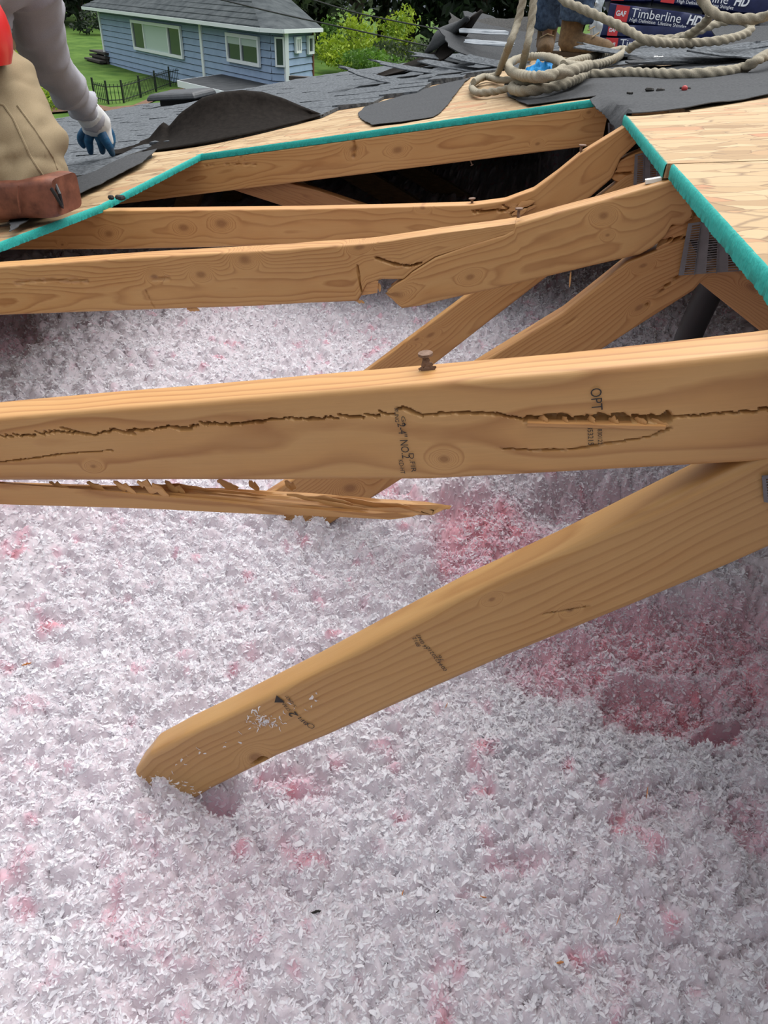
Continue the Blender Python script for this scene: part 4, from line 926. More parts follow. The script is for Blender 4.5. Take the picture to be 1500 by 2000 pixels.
stamp('D.FIR', (798,884), (804,922), Y1, 10, t1); stamp('KD-HT', (778,897), (783,925), Y1, 9, t1); stamp('RUNG', (770,797), (772,824), Y1, 8, t1); stamp('G6', (783,812), (786,832), Y1, 8, t1)
stamp('OPT', (1153,758), (1156,802), Y1, 22, t1); stamp('1830122', (1167,832), (1168,868), Y1, 9, t1); stamp('853215', (1147,832), (1149,869), Y1, 11, t1)
stamp('0094220210', (874,1309), (838,1262), Y1, 8, t1); stamp('16 0947', (836,1268), (820,1238), Y1, 8, t1); stamp('8912', (822,1262), (812,1244), Y1, 8, t1); stamp('76', (868,1290), (860,1279), Y1, 7, t1)
stamp('2', (583,1398), (576,1389), Y1, 17, t1, bold=.015); stamp('STAND', (570,1388), (550,1364), Y1, 8, t1); stamp('S-DRY', (580,1380), (562,1358), Y1, 7, t1); stamp('BFI', (604,1414), (588,1400), Y1, 9, t1)
mb = MB(); tr_ = [onY(540,1358,Y1-.0009), onY(536,1372,Y1-.0009), onY(556,1372,Y1-.0009)]; mb.add(tr_, [(0,1,2)]); mb.build('grade_stamp', INK, t1, False)
cc = onY(607, 1418, Y1-.0009); V = []; F = []
for k in range(24):
    a = 2*math.pi*k/24
    for r_ in (.0042, .0034): V.append(cc+np.array([math.cos(a)*r_, 0, math.sin(a)*r_]))
F = [(2*k, 2*((k+1) % 24), 2*((k+1) % 24)+1, 2*k+1) for k in range(24)]; obj('grade_stamp', V, F, INK, t1, False)

# ---- shingle bundles: dark blue wrapped packs, red square logo and white words
WRAP = noise_mat('dark_blue_wrapper', (.008, .012, .05), (.018, .026, .09), 12, .35, .25, spec=.25, dist=.004)
RED = plain('wrapper_red', (.55, .025, .03), .3); WHITE = plain('wrapper_white', (.75, .77, .8), .4); SKYB = plain('wrapper_light_blue', (.10, .25, .55), .35)
bl_ = on_deck(1180, 100); Yb = float(bl_[1])
BN = thing
yaw_ = math.radians(-6); bx = np.array([math.cos(yaw_), math.sin(yaw_), .02]); bx /= np.linalg.norm(bx)
def bundle(px_bl, px_tl, px_br, Yf, label, first, logo_scale=1.0, words=True, hd=True):
    A = onY(*px_bl, Yf); T = onY(*px_tl, Yf+.012); Bq = onY(*px_br, Yf-.03); R = Bq-A; L = np.linalg.norm(R); R /= L; U = T-A; Hh = np.linalg.norm(U); U = U/Hh; U = U-R*(U @ R); U /= np.linalg.norm(U); Nn = np.cross(R, U)
    root = thing('shingle_bundle', A, label, 'shingle bundle', 'wrapped shingle bundles stacked on the ridge')
    mb = MB(); D = .33; c = A+R*L/2+U*Hh/2-Nn*D/2; V = []; n, m = 26, 7
    for k, (u0) in enumerate(np.linspace(0, 1, n)):
        for a in range(16):
            t = a/16*2*math.pi; cu, su = math.cos(t), math.sin(t); ex = .18
            vx = math.copysign(abs(cu)**ex, cu)*D/2; vy = math.copysign(abs(su)**ex, su)*Hh/2
            w = .004*(vnoise(np.array(u0*30.), np.array(a*1.2), 6)-.5)
            V.append(A+R*L*u0+U*(Hh/2+vy+w)-Nn*(D/2-vx-w))
    F = [(k*16+a, k*16+(a+1) % 16, (k+1)*16+(a+1) % 16, (k+1)*16+a) for k in range(n-1) for a in range(16)]+[tuple(range(16))[::-1], tuple((n-1)*16+a for a in range(16))]
    obj('wrapper', V, F, WRAP, root, True, 50)
    g = .0035; P = lambda u, v, d=0: A+R*u+U*v+Nn*(g+d)
    s = Hh*.86*logo_scale; x0 = .035; mb = MB(); mb.hexa([P(x0, .04*Hh, -.002), P(x0+s, .04*Hh, -.002), P(x0+s, .04*Hh, .0), P(x0, .04*Hh, .0), P(x0, .04*Hh+s, -.002), P(x0+s, .04*Hh+s, -.002), P(x0+s, .04*Hh+s, 0), P(x0, .04*Hh+s, 0)])
    lg = mb.build('logo_square', RED, root, False)
    text('GAF', P(x0+s*.08, Hh*.04+s*.34), R, U, s*.46, WHITE, lg, 'lettering', bold=.03, squeeze=.86, depth=.001)
    if words:
        text('Timberline', P(x0+s*1.18, Hh*.36), R, U, Hh*.70, WHITE, root, 'lettering', depth=.001, squeeze=1.04)
        if hd: text('HD', P(x0+s*1.18+Hh*3.55, Hh*.36), R, U, Hh*.70, WHITE, root, 'lettering', depth=.001, bold=.035, shear=.2, squeeze=.85)
        text('High Definition  Lifetime Shingles', P(x0+s*1.18, Hh*.12), R, U, Hh*.27, WHITE, root, 'lettering', depth=.001)
    return root
bundle((1166,102), (1171,70), (1440,112), Yb, 'bottom dark blue wrapped shingle bundle of the stack, half hidden by the rope', True, hd=False)
bundle((1172,70), (1178,44), (1436,84), Yb+.012, 'middle dark blue shingle bundle in the stack with small red logo', True, words=False)
bundle((1184,40), (1192,4), (1446,74), Yb+.03, 'dark blue shingle bundle with the full white word and red logo in clear view', True)
bundle((1276,4), (1282,-32), (1500,32), Yb+.07, 'topmost dark blue shingle bundle, shifted to the right of the stack', True)
bundle((1180,2), (1186,-32), (1272,4), Yb+.11, 'dark blue bundle end with light blue panel at the top of the stack', True, words=False)
# white plastic wrap hanging at the left end of the stack
V = []; F = []
for i in range(30):
    for j in range(10):
        t = i/29; px = 1172-14*t+(j/9-.5)*(22-6*t)+4*math.sin(t*9+j); py = -10+108*t; V.append(onY(px, py, Yb-.01+.03*(vnoise(np.array(i*.5), np.array(j*.8), 8)-.5)-.02*(j/9)))
F = [(i*10+j, i*10+j+1, (i+1)*10+j+1, (i+1)*10+j) for i in range(29) for j in range(9)]
o = obj('plastic_sheet', V, F, noise_mat('white_plastic_film', (.55, .62, .66), (.8, .84, .86), 18, .3, .2, spec=.6), None, True, 70); o.modifiers.new('t', 'SOLIDIFY').thickness = .002
tag(o, 'crumpled white plastic film hanging at the left end of the bundle stack', 'plastic film')

# ================================================================== PEOPLE
SKIN = noise_mat('skin', (.42, .24, .16), (.52, .31, .22), 40, .55, .05)
SLEEVE = noise_mat('grey_jersey', (.25, .25, .28), (.35, .35, .39), 900, .9, .3, dist=.0006)
KHAKI = noise_mat('khaki_canvas', (.215, .165, .095), (.285, .22, .135), 700, .9, .35, dist=.0006)
LEATHER = noise_mat('worn_red_brown_leather', (.09, .032, .02), (.23, .085, .05), 30, .5, .35, dist=.002)
HATRED = plain('red_helmet_plastic', (.62, .02, .02), .3, spec=.6)
DENIM = noise_mat('dark_denim', (.013, .024, .05), (.06, .095, .155), 55, .9, .4, dist=.004)
BOOTB = noise_mat('brown_suede', (.085, .05, .025), (.17, .105, .05), 60, .8, .3)
GLOVEW = noise_mat('glove_knit', (.46, .47, .48), (.60, .61, .62), 700, .9, .4, dist=.0006)
GLOVEB = noise_mat('glove_blue_dip', (.008, .045, .11), (.015, .10, .20), 80, .5, .3)
def wrinkle(amp, sx_, sz_, seed):
    def f(co, no):
        q = (fbm(co[:, 0]*sx_+co[:, 1]*sx_*.7, co[:, 2]*sz_-co[:, 0]*sz_*.6, seed, 3)-.5)*2
        return co+no*(amp*(np.abs(q)*1.4-.35))[:, None]
    return f
def _cat(*pts): return [np.array(p, float) for p in pts]
# ---- worker kneeling at the left edge, reaching for the felt
hip = onY(-110, 85, 1.74); knee = onY(48, 352, 1.53); sh = onY(46, -95, 1.92); elb = onY(88, 104, 2.10); wri = onY(176, 226, 2.38); headc = onY(-104, 60, 1.50)
hip2 = hip+np.array([-.16, .12, 0]); knee2 = np.array([-1.75, 1.85, .50]); ank = np.array([knee[0]-.42, knee[1]+.05, float(z_left(np.array(knee[0]-.42), np.array(1.55)))+.06]); ank2 = np.array([-2.05, 1.9, .44])
neck = headc+(sh+np.array([-.20, -.03, .03])-headc)*.52; sh2 = sh+np.array([-.40, -.06, .0]); el2 = sh2+np.array([.02, -.1, -.28]); wr2 = el2+np.array([.1, .05, -.22])
mb = MB()
def limb(mb, pts, rad, n=14): mb.tube(spline(pts, .03), np.interp(np.linspace(0, 1, len(spline(pts, .03))), np.linspace(0, 1, len(rad)), rad), n)
pel = (hip+hip2)/2
limb(mb, [pel, (pel+neck)/2+np.array([0, 0, .05]), neck], [.13, .14, .11]); limb(mb, [neck, headc+np.array([-.01, .0, -.0])], [.06, .06]); mb.ball(headc, (.082, .10, .115)); mb.ball(headc+np.array([.03, -.085, -.03]), (.02, .025, .025))
limb(mb, [hip, knee, ank], [.085, .06, .04]); limb(mb, [hip2, knee2, ank2], [.085, .06, .04]); limb(mb, [neck, sh, elb, wri], [.06, .05, .042, .028]); limb(mb, [neck, sh2, el2, wr2], [.06, .05, .042, .03])
w1 = remesh('person', mb, .012, SKIN); tag(w1, 'kneeling worker at left edge in grey sleeve and khaki trousers gripping the felt flap', 'person')
mb = MB(); limb(mb, [neck, sh], [.11, .085]); P = spline([sh, elb, wri+(wri-elb)*.02], .012); s_ = np.linspace(0, 1, len(P)); mb.tube(P, np.interp(s_, [0, .3, .5, .75, .93, 1], [.088, .080, .070, .058, .046, .044]), 18)
limb(mb, [neck, sh2, el2, wr2+(el2-wr2)*.15], [.11, .08, .065, .045]); limb(mb, [pel, (pel+neck)/2+np.array([0, 0, .06]), neck], [.155, .165, .13])
def sleeve_folds(co, no):
    ax = (wri-sh)/np.linalg.norm(wri-sh); t = (co-sh) @ ax; side = (co-sh) @ np.cross(ax, [0, 1, 0])
    w_ = .05*(fbm(co[:, 0]*9, co[:, 1]*9+co[:, 2]*9, 22, 2)-.5); u_ = t+side*.75+w_; q = 1-np.abs(np.mod(u_*8.5+1.3*fbm(side*6, t*4, 25, 2), 1)*2-1); amt = np.clip(fbm(t*5, side*5+co[:, 1]*6, 27, 2)*2.4-.55, .1, 1); return co+no*(.030*amt*q**1.8-.010+.018*(fbm(t*22, side*22, 23, 2)-.5))[:, None]
remesh('shirt', mb, .008, SLEEVE, w1, 3, sleeve_folds)
mb = MB(); P = spline([hip, (hip*.45+knee*.55)+np.array([.03, 0, .02]), knee], .015); mb.tube(P, np.interp(np.linspace(0, 1, len(P)), [0, .5, .8, 1], [.125, .116, .112, .092]), 20)
limb(mb, [knee, ank], [.078, .06]); limb(mb, [hip2, knee2, ank2], [.12, .09, .06]); mb.ball(pel, (.2, .17, .13)); mb.ball(knee, (.088, .085, .075))
tr_o = remesh('trousers', mb, .009, KHAKI, w1, 3, wrinkle(.020, 6, 11, 31))
from mathutils.bvhtree import BVHTree
bt = BVHTree.FromPolygons([v.co for v in tr_o.data.vertices], [tuple(p.vertices) for p in tr_o.data.polygons])
for pl_ in ([(-20,196),(8,206),(26,232),(44,270),(58,302),(74,328),(86,345)], [(34,206),(58,238),(84,276),(104,308),(112,330)]):
    pts = []
    for (x, y) in resample(np.array(pl_, float), 40)[0]:
        h_ = bt.ray_cast(Vector(CAM), Vector(ray(x, y)))
        if h_[0] is not None: pts.append(np.array(h_[0])+np.array([0, -.0005, 0]))
    if len(pts) > 4: mb = MB(); mb.tube(spline(pts, .006), .0026, 6); mb.build('seam', KHAKI, tr_o)
kp = thing_kp = None
mb = MB(); A = onY(-30, 392, 1.46); B_ = onY(116, 384, 1.47); V = []; n = 16
for k in range(n):
    u = k/(n-1); c = A*(1-u)+B_*u; ex = .35; e_ = 1-.10*max(0, (u-.85)/.15)**2
    for a in range(24):
        t = a/24*2*math.pi; cu, su = math.cos(t), math.sin(t); V.append(c+np.array([0, math.copysign(abs(cu)**ex, cu)*.055*e_+.03, math.copysign(abs(su)**ex, su)*.041*e_*(1+.03*math.sin(u*9))]))
F = [(k*24+a, k*24+(a+1) % 24, (k+1)*24+(a+1) % 24, (k+1)*24+a) for k in range(n-1) for a in range(24)]+[tuple(range(24))[::-1], tuple((n-1)*24+a for a in range(24))]
kp = obj('knee_pad', V, F, LEATHER, w1, True, 50); kp['label'] = 'red brown leather pad'
mb = MB(); mb.tube([onY(36, 362, 1.437), onY(35, 385, 1.432), onY(40, 416, 1.437)], .0022, 8); mb.build('stitching', LEATHER, kp)
mb = MB(); mb.tube([onY(100, 368, 1.44), onY(110, 384, 1.437), onY(118, 398, 1.443), onY(121, 404, 1.47)], .005, 8, flat=.5); mb.tube([onY(108, 360, 1.47), onY(116, 378, 1.46), onY(121, 402, 1.47)], .004, 8); mb.build('strap', BLACK, kp)
# hard hat over the bowed head
mb = MB(); V = []; F = []; n, m = 32, 12
for i in range(m):
    p = 2.05*i/(m-1)
    for k in range(n):
        a = 2*math.pi*k/n; r_ = .112*math.sin(p)*(1.0+.02*math.cos(a)); V.append(headc+np.array([math.cos(a)*r_, math.sin(a)*r_*1.12, .118*math.cos(p)]))
F = [(i*n+k, (i+1)*n+k, (i+1)*n+(k+1) % n, i*n+(k+1) % n) for i in range(m-1) for k in range(n)]
hh_ = obj('hard_hat', V, F, HATRED, w1, True, 60); hh_['label'] = 'red hard hat'
# gloved hand: palm, four bent fingers and a thumb pinching the felt
gw = MB(); gb = MB(); Yh = 2.44
hand = lambda x, y, d=0: onY(x, y, Yh+d)
limb(gw, [wri+(elb-wri)*.10, wri, hand(190, 244), hand(200, 264)], [.042, .044, .048, .034]); limb(gw, [hand(176, 246, -.02), hand(176, 262, -.02)], [.03, .022]); limb(gw, [hand(188, 246, -.01), hand(204, 262, 0), hand(214, 284, .005)], [.034, .026, .016])
remesh('glove', gw, .005, GLOVEW, w1, 4)['label'] = 'white knit glove'
for pts, rad in (([(196,256,-.025),(204,272,-.03),(214,288,-.02),(219,300,0)], [.017,.016,.0135,.010]), ([(190,262,-.015),(196,275,-.02),(199,287,-.01),(200,296,.005)], [.016,.0145,.013,.010]), ([(177,260,-.02),(173,274,-.025),(175,286,-.02),(177,297,-.01)], [.0165,.015,.013,.010]),
                 ([(168,254,-.02),(159,265,-.02),(158,276,-.015),(163,285,-.01)], [.0155,.014,.012,.009]), ([(207,250,.03),(215,262,.035),(218,276,.03),(217,288,.02)], [.017,.016,.014,.010])):
    mb = MB(); limb(mb, [hand(*p) for p in pts], rad, 12); e = hand(*pts[-1]); mb.ball(e, rad[-1]*1.0)
    remesh('glove_finger', mb, .003, GLOVEB, w1, 3)['label'] = 'blue rubber dipped finger'
# ---- worker standing on the ridge
fl_ = on_deck(1062, 110); fr_ = on_deck(1122, 112)
def boot(c, yaw, nm, par):
    mb = MB(); R = Matrix.Rotation(yaw, 3, 'Z'); T_ = lambda x, y, z: np.array(R @ Vector((x, y, z)))+c
    mb.tube([T_(-.07, 0, .05), T_(.0, 0, .055), T_(.08, 0, .05), T_(.155, 0, .04), T_(.19, 0, .035)], [.045, .05, .048, .045, .03], 16); mb.tube([T_(-.045, 0, .04), T_(-.04, 0, .12), T_(-.035, 0, .20)], [.052, .055, .062], 16)
    def flat(co, no): co = co.copy(); z0 = c[2]+.018; co[:, 2] = np.maximum(co[:, 2], z0); return co
    b = remesh(nm, mb, .008, BOOTB, par, 3, flat)
    sm_ = MB(); P = [T_(-.115, 0, .009), T_(-.06, 0, .009), T_(0, 0, .009), T_(.08, 0, .009), T_(.16, 0, .009), T_(.215, 0, .009)]; W_ = [.02, .046, .040, .052, .048, .02]; V = []; F = []
    for p, w in zip(P, W_):
        s2 = np.array(R @ Vector((0, 1, 0)))*w
        V += [p-s2+(0, 0, .012), p+s2+(0, 0, .012), p+s2-(0, 0, .010), p-s2-(0, 0, .010)]
    F = [(i*4+k, i*4+(k+1) % 4, i*4+4+(k+1) % 4, i*4+4+k) for i in range(5) for k in range(4)]+[(3,2,1,0),(20,21,22,23)]
    obj('boot_sole', V, F, plain('boot_rubber', (.05, .03, .015), .8), b, False)
    lc = MB()
    for k in range(5):
        x, z = .075-.028*k, .098+.026*k; y = .036
        lc.tube([T_(x+.012, -y, z-.008), T_(x+.03, 0, z+.012-.003*k), T_(x+.012, y, z+.004)], .0032, 6)
    for k in range(5):
        pass
    obj('laces', lc.v, lc.f, plain('lace', (.30, .22, .12), .8), b, True)
    return b
hL = np.array([(fl_[0]+fr_[0])/2-.09, fl_[1]-.15, fl_[2]+.93]); hR = hL+np.array([.19, .05, 0]); kL = fl_+np.array([.0, -.10, .50]); kR = fr_+np.array([-.02, -.02, .50]); aL = fl_+np.array([.0, .0, .09]); aR = fr_+np.array([-.03, 0, .09])
pv_ = (hL+hR)/2; nk = pv_+np.array([0, .0, .56]); hd = nk+np.array([0, -.03, .16])
mb = MB(); limb(mb, [pv_, nk], [.14, .12]); limb(mb, [nk, hd], [.055, .055]); mb.ball(hd, (.078, .098, .118)); mb.ball(hd+np.array([0, -.1, -.01]), (.016, .022, .022)); mb.ball(hd+np.array([.078, 0, 0]), (.01, .02, .03)); mb.ball(hd+np.array([-.078, 0, 0]), (.01, .02, .03))
limb(mb, [hL, kL, aL], [.075, .045, .028]); limb(mb, [hR, kR, aR], [.075, .045, .028])
handp = np.array([.02, 2.72, 1.40])
for s_ in (-1, 1):
    S_ = nk+np.array([s_*.19, 0, -.06]); limb(mb, [nk-np.array([0, 0, .05]), S_, S_+np.array([s_*.05, -.06, -.28]), S_+np.array([s_*-.02, -.28, -.38])], [.07, .052, .042, .03])
    hb = S_+np.array([s_*-.02, -.28, -.38]); mb.ball(hb+np.array([0, -.05, -.01]), (.035, .045, .02))
    for f_ in range(4): limb(mb, [hb+np.array([-.027+.018*f_, -.08, -.01]), hb+np.array([-.027+.018*f_, -.12, -.02]), hb+np.array([-.027+.018*f_, -.13, -.05])], [.009, .0085, .008], 8)
    limb(mb, [hb+np.array([-s_*.03, -.04, -.01]), hb+np.array([-s_*.045, -.08, -.03])], [.011, .009], 8)
w2 = remesh('person', mb, .010, SKIN); tag(w2, 'worker standing on the ridge, only dark jeans and brown boots in view behind the rope', 'person')
def denim(co, no):
    q = np.abs(fbm(co[:, 2]*9+co[:, 0]*5, co[:, 0]*6+co[:, 2]*3, 61, 3)-.5)*2; low = np.clip((fl_[2]+.45-co[:, 2])/.3, 0, 1)
    return co+no*((.006+.016*low)*np.clip(q*1.8, 0, 1)-.006)[:, None]
mb = MB(); limb(mb, [hL, kL, aL+np.array([0, 0, .06])], [.105, .088, .082]); limb(mb, [hR, kR, aR+np.array([0, 0, .06])], [.105, .09, .084]); mb.ball(pv_, (.19, .14, .14)); remesh('jeans', mb, .009, DENIM, w2, 3, denim)
mb = MB(); limb(mb, [pv_+np.array([0, 0, .05]), nk], [.17, .15])
for s_ in (-1, 1):
    S_ = nk+np.array([s_*.19, 0, -.06]); limb(mb, [nk-np.array([0, 0, .05]), S_, S_+np.array([s_*.05, -.06, -.28]), S_+np.array([s_*-.015, -.24, -.36])], [.10, .075, .06, .045])
remesh('shirt', mb, .012, SLEEVE, w2, 3)
boot(fl_, math.radians(-88), 'boot', w2); boot(fr_, math.radians(-22), 'boot', w2)

# ================================================================== YARD AND NEIGHBOUR HOUSE
GRASS = noise_mat('lawn', (.032, .075, .012), (.09, .155, .03), 1.1, .95, .6, detail=9, dist=.05, spec=.1)
def ground_z(X, Y): return zg + .5*np.clip((Y-36)/40, 0, 1)**1.2*3 + .10*(fbm(X*.2, Y*.2, 90, 3)-.5)
gx = np.concatenate([np.arange(-130, -30, 5), np.arange(-30, 12, .8), np.arange(12, 90, 5)]); gy = np.concatenate([np.arange(-10, 18, 3), np.arange(18, 50, .8), np.arange(50, 150, 6)])
XX, YY = np.meshgrid(gx, gy); ZZ = ground_z(XX, YY)-.02; nx_, ny_ = len(gx), len(gy)
V = np.stack([XX.ravel(), YY.ravel(), ZZ.ravel()], 1); F = [(j*nx_+i, j*nx_+i+1, (j+1)*nx_+i+1, (j+1)*nx_+i) for j in range(ny_-1) for i in range(nx_-1)]
struct(obj('ground', V, F, GRASS, None, True))
P0 = onZ(210, 126, zg); P1 = onZ(395, 173, zg); d_ = (P1-P0)/np.linalg.norm(P1-P0); n_ = np.array([-d_[1], d_[0], 0.0])
ze = -.16; eave = lambda p: np.array([p[0], p[1], ze])
P3 = onW(532, 158, P0, P1); P3[2] = zg
def at_px(px, P, dr):
    lo, hi = 0, 12
    for _ in range(50):
        m_ = (lo+hi)/2
        if proj(P+dr*m_)[0] < px: lo = m_
        else: hi = m_
    return P+dr*lo
e1 = d_*.64+n_*.77; P4 = at_px(562, P3, e1); e2 = n_*.94+d_*.10; e2 = np.array([.10, .99, 0.]); P5 = at_px(613, P4, e2)
house = thing('house', (P0+P3)/2, 'pale blue lap sided house with grey hip roof beyond the yard', 'house')
SIDING = noise_mat('pale_blue_siding', (.23, .32, .46), (.28, .37, .52), 3, .7, .05); TRIM = plain('white_trim', (.72, .76, .78), .5); GLASS = plain('window_glass', (.03, .045, .05), .08, spec=.8); BLIND = plain('pale_blind', (.42, .52, .47), .6)
HROOF = noise_mat('grey_roof_shingles', (.035, .042, .046), (.085, .096, .10), 2.2, .95, .4, detail=10, dist=.03, spec=.08)
def lap(mb, A, B, z0, z1):
    R = (B-A)/np.linalg.norm(B-A); nrm = np.array([R[1], -R[0], 0]); z = z0; A = A*[1, 1, 0]; B = B*[1, 1, 0]; up = np.array([0, 0, 1.])
    while z < z1:
        h = min(.20, z1-z)
        V = [A+up*z+nrm*.035, B+up*z+nrm*.035, B+up*(z+h)+nrm*.0, A+up*(z+h)+nrm*.0]
        mb.add(V, [(0,1,2,3)]); mb.add([A+up*z+nrm*.035, B+up*z+nrm*.035, B+up*(z-.0)-nrm*.06, A+up*z-nrm*.06], [(3,2,1,0)])
        z += .222
        if z < z1: mb.add([A+up*(z-.022)-nrm*.06, B+up*(z-.022)-nrm*.06, B+up*z-nrm*.06, A+up*z-nrm*.06], [(0,1,2,3)])
B0 = P0+n_*8.5; B5 = P5+np.array([-.40, .92, 0])*7.0
for a, b in ((P0, P1), (P1, P3), (P3, P4), (P4, P5), (P5, B5), (B5, B0), (B0, P0)):
    mb = MB(); lap(mb, a, b, zg-.3, ze); mb.build('house_wall', SIDING, house, False)
# inner backing so the walls are not see-through
mb = MB()
for a, b in ((P0, P3), (P3, P4), (P4, P5), (P5, B5), (B5, B0), (B0, P0)):
    R_q = (b-a)/np.linalg.norm(b-a); q = -np.array([R_q[1], -R_q[0], 0])*.09; mb.beam((a*[1,1,0]+[0,0,zg+1.0])+q, (b*[1,1,0]+[0,0,zg+1.0])+q, .05, 2.4)
mb.build('house_frame', DARKWOOD, house, False)
def wtrim(A, B, px, y0, y1, w):
    p = onW(px, y0, A, B); nrm = np.array([d_[1], -d_[0], 0]); mb = MB(); mb.box((p[0], p[1], (ze+zg)/2), (w, .14, ze-zg), d_, n_); return mb.build('corner_trim', TRIM, house, False)
wtrim(P0, P3, 393, 60, 150, .18); wtrim(P0, P3, 196, 40, 110, .16)
def vpost(P, w): mb = MB(); mb.box((P[0], P[1], (ze+zg)/2), (w, w, ze-zg), d_, n_); mb.build('corner_trim', TRIM, house, False)
vpost(P4, .15)
pdoor = P0+n_*.6-d_*.25
mb = MB(); mb.box((pdoor[0], pdoor[1], (ze+zg)/2), (.2, .2, ze-zg), d_, n_); mb.build('porch_post', TRIM, house, False)
def window(A, B, tl, tr, br, bl, panes, blind=()):
    R = (B-A)/np.linalg.norm(B-A); nrm = np.array([R[1], -R[0], 0]); c = [onW(*p, A, B)+nrm*.05 for p in (tl, tr, br, bl)]
    zt_, zb_ = (c[0][2]+c[1][2])/2, (c[2][2]+c[3][2])/2; L_ = (c[0]+c[3])/2; R_ = (c[1]+c[2])/2; Wd = np.linalg.norm((R_-L_)[:2]); H_ = zt_-zb_; O = np.array([L_[0], L_[1], zb_]); up = np.array([0, 0, 1.]); t = min(.11, Wd*.16)
    fm = MB(); bar = lambda u0, u1, v0, v1: fm.box(O+R*(u0+u1)/2+up*(v0+v1)/2+nrm*.03, (u1-u0, .09, v1-v0), R, -nrm)
    bar(0, Wd, 0, t); bar(0, Wd, H_-t, H_); bar(0, t, t, H_-t); bar(Wd-t, Wd, t, H_-t)
    cuts = [0]+list(panes)+[1]
    for q in panes: bar(Wd*q-t*.3, Wd*q+t*.3, t, H_-t)
    f = fm.build('window_frame', TRIM, house, False)
    for k in range(len(cuts)-1):
        g = MB(); u0, u1 = max(t, Wd*cuts[k]), min(Wd-t, Wd*cuts[k+1]); g.box(O+R*(u0+u1)/2+up*H_/2+nrm*.01, (u1-u0, .02, H_-2*t), R, -nrm); g.build('window_pane', BLIND if k in blind else GLASS, f, False)
        if k in (0, 1) and len(panes) == 1: g = MB(); g.box(O+R*(u0+u1)/2+up*(H_*.78)+nrm*.022, (u1-u0, .01, H_*.28), R, -nrm); g.build('blind', BLIND, f, False)
window(P0, P3, (261,39), (358,51), (359,112), (264,99), (.26, .75), (1,))
window(P0, P3, (446,63), (511,72), (510,131), (447,120), (.46,))
window(P3, P4, (538,73), (557,71), (556,128), (538,133), ())
window(P4, P5, (573,73), (583,70), (583,102), (573,105), (.5,)); window(P4, P5, (597,70), (608,68), (608,104), (597,107), ())
# hip roof with white gutter
oh = .45; E0 = eave(P0-n_*oh-d_*1.0); E3 = eave(P3-n_*oh+d_*.1); E4 = eave(P4-n_*.3+d_*.35); E5 = eave(P5+d_*.30+n_*.2); EB5 = eave(B5+n_*.4); EB0 = eave(B0-d_*.8+n_*.4)
R2 = onW(462, -38, P0+n_*3.6, P3+n_*3.6); R2[2] = ze+2.5; R1 = P0+n_*4.2+d_*4.0; R1[2] = ze+2.5
lift = np.array([0, 0, .12]); V = [E0+lift, E3+lift, E4+lift, E5+lift, EB5+lift, EB0+lift, R1, R2, E0, E3, E4, E5, EB5, EB0]
F = [(0,1,7,6), (1,2,7), (2,3,7), (3,4,7), (4,5,6,7), (5,0,6), (13,12,11,10,9,8)]+[(8+i, 8+(i+1) % 6, (i+1) % 6, i) for i in range(6)]
obj('house_roof', V, F, HROOF, house, False)
# shingle courses on the front slope, real overlapping strips
mb = MB(); N1 = 15
for k in range(N1):
    t0, t1_ = k/N1, (k+1.05)/N1; a0 = (E0+lift)*(1-t0)+R1*t0; b0 = (E3+lift)*(1-t0)+R2*t0; a1 = (E0+lift)*(1-t1_)+R1*t1_; b1 = (E3+lift)*(1-t1_)+R2*t1_; u_ = np.array([0, 0, .035])
    mb.add([a0+u_, b0+u_, b1+u_*.3, a1+u_*.3, a0, b0], [(0,1,2,3), (4,5,1,0)])
mb.build('roof_courses', HROOF, house, False)
mb = MB()
for a, b in ((E0, E3), (E3, E4), (E4, E5), (E0, EB0)): mb.beam(a+lift*.4, b+lift*.4, .11, .12)
mb.build('gutter', TRIM, house, False)
mb = MB(); q = onW(612, 75, P4, P5); mb.beam((P5[0], P5[1]-.1, ze), (P5[0], P5[1]-.1, zg), .1, .1, (1, 0, 0)); mb.build('downspout', plain('red_brown_downspout', (.16, .06, .035), .6), house, False)
# low flat carport roof in front of the house
cz = float(onW(430, 145, P0, P1)[2]); cp = thing('carport', onZ(450, 170, cz), 'low flat dark carport roof with white fascia in front of the blue house', 'carport')
k0, k1, k2, k3 = onZ(347, 158, cz), onZ(432, 146, cz), onZ(575, 166, cz), onZ(505, 195, cz); u_ = np.array([0, 0, 1.])
MB().hexa([p-u_*.03 for p in (k0, k3, k2, k1)]+[p+u_*.02 for p in (k0, k3, k2, k1)]).build('carport_roof', noise_mat('dark_flat_roof', (.03, .033, .036), (.055, .058, .062), 3, .9, .1, spec=.1), cp, False)
mb = MB(); mb.beam(k0-u_*.08, k3-u_*.08, .05, .2); mb.beam(k0-u_*.08, k1-u_*.08, .05, .2); mb.build('fascia', TRIM, cp, False)
for q in (k0*.93+k2*.07, k3*.93+k1*.07): mb = MB(); mb.box((q[0], q[1], (cz+zg)/2-.05), (.12, .12, cz-zg-.02)); mb.build('post', BLACK, cp, False)
MB().hexa([np.array([p[0], p[1], z]) for z in (zg-.3, cz-.2) for p in (k0*.75+k2*.25, k3*.75+k1*.25, k2, k1)]).build('carport_wall', DARKWOOD, cp, False)
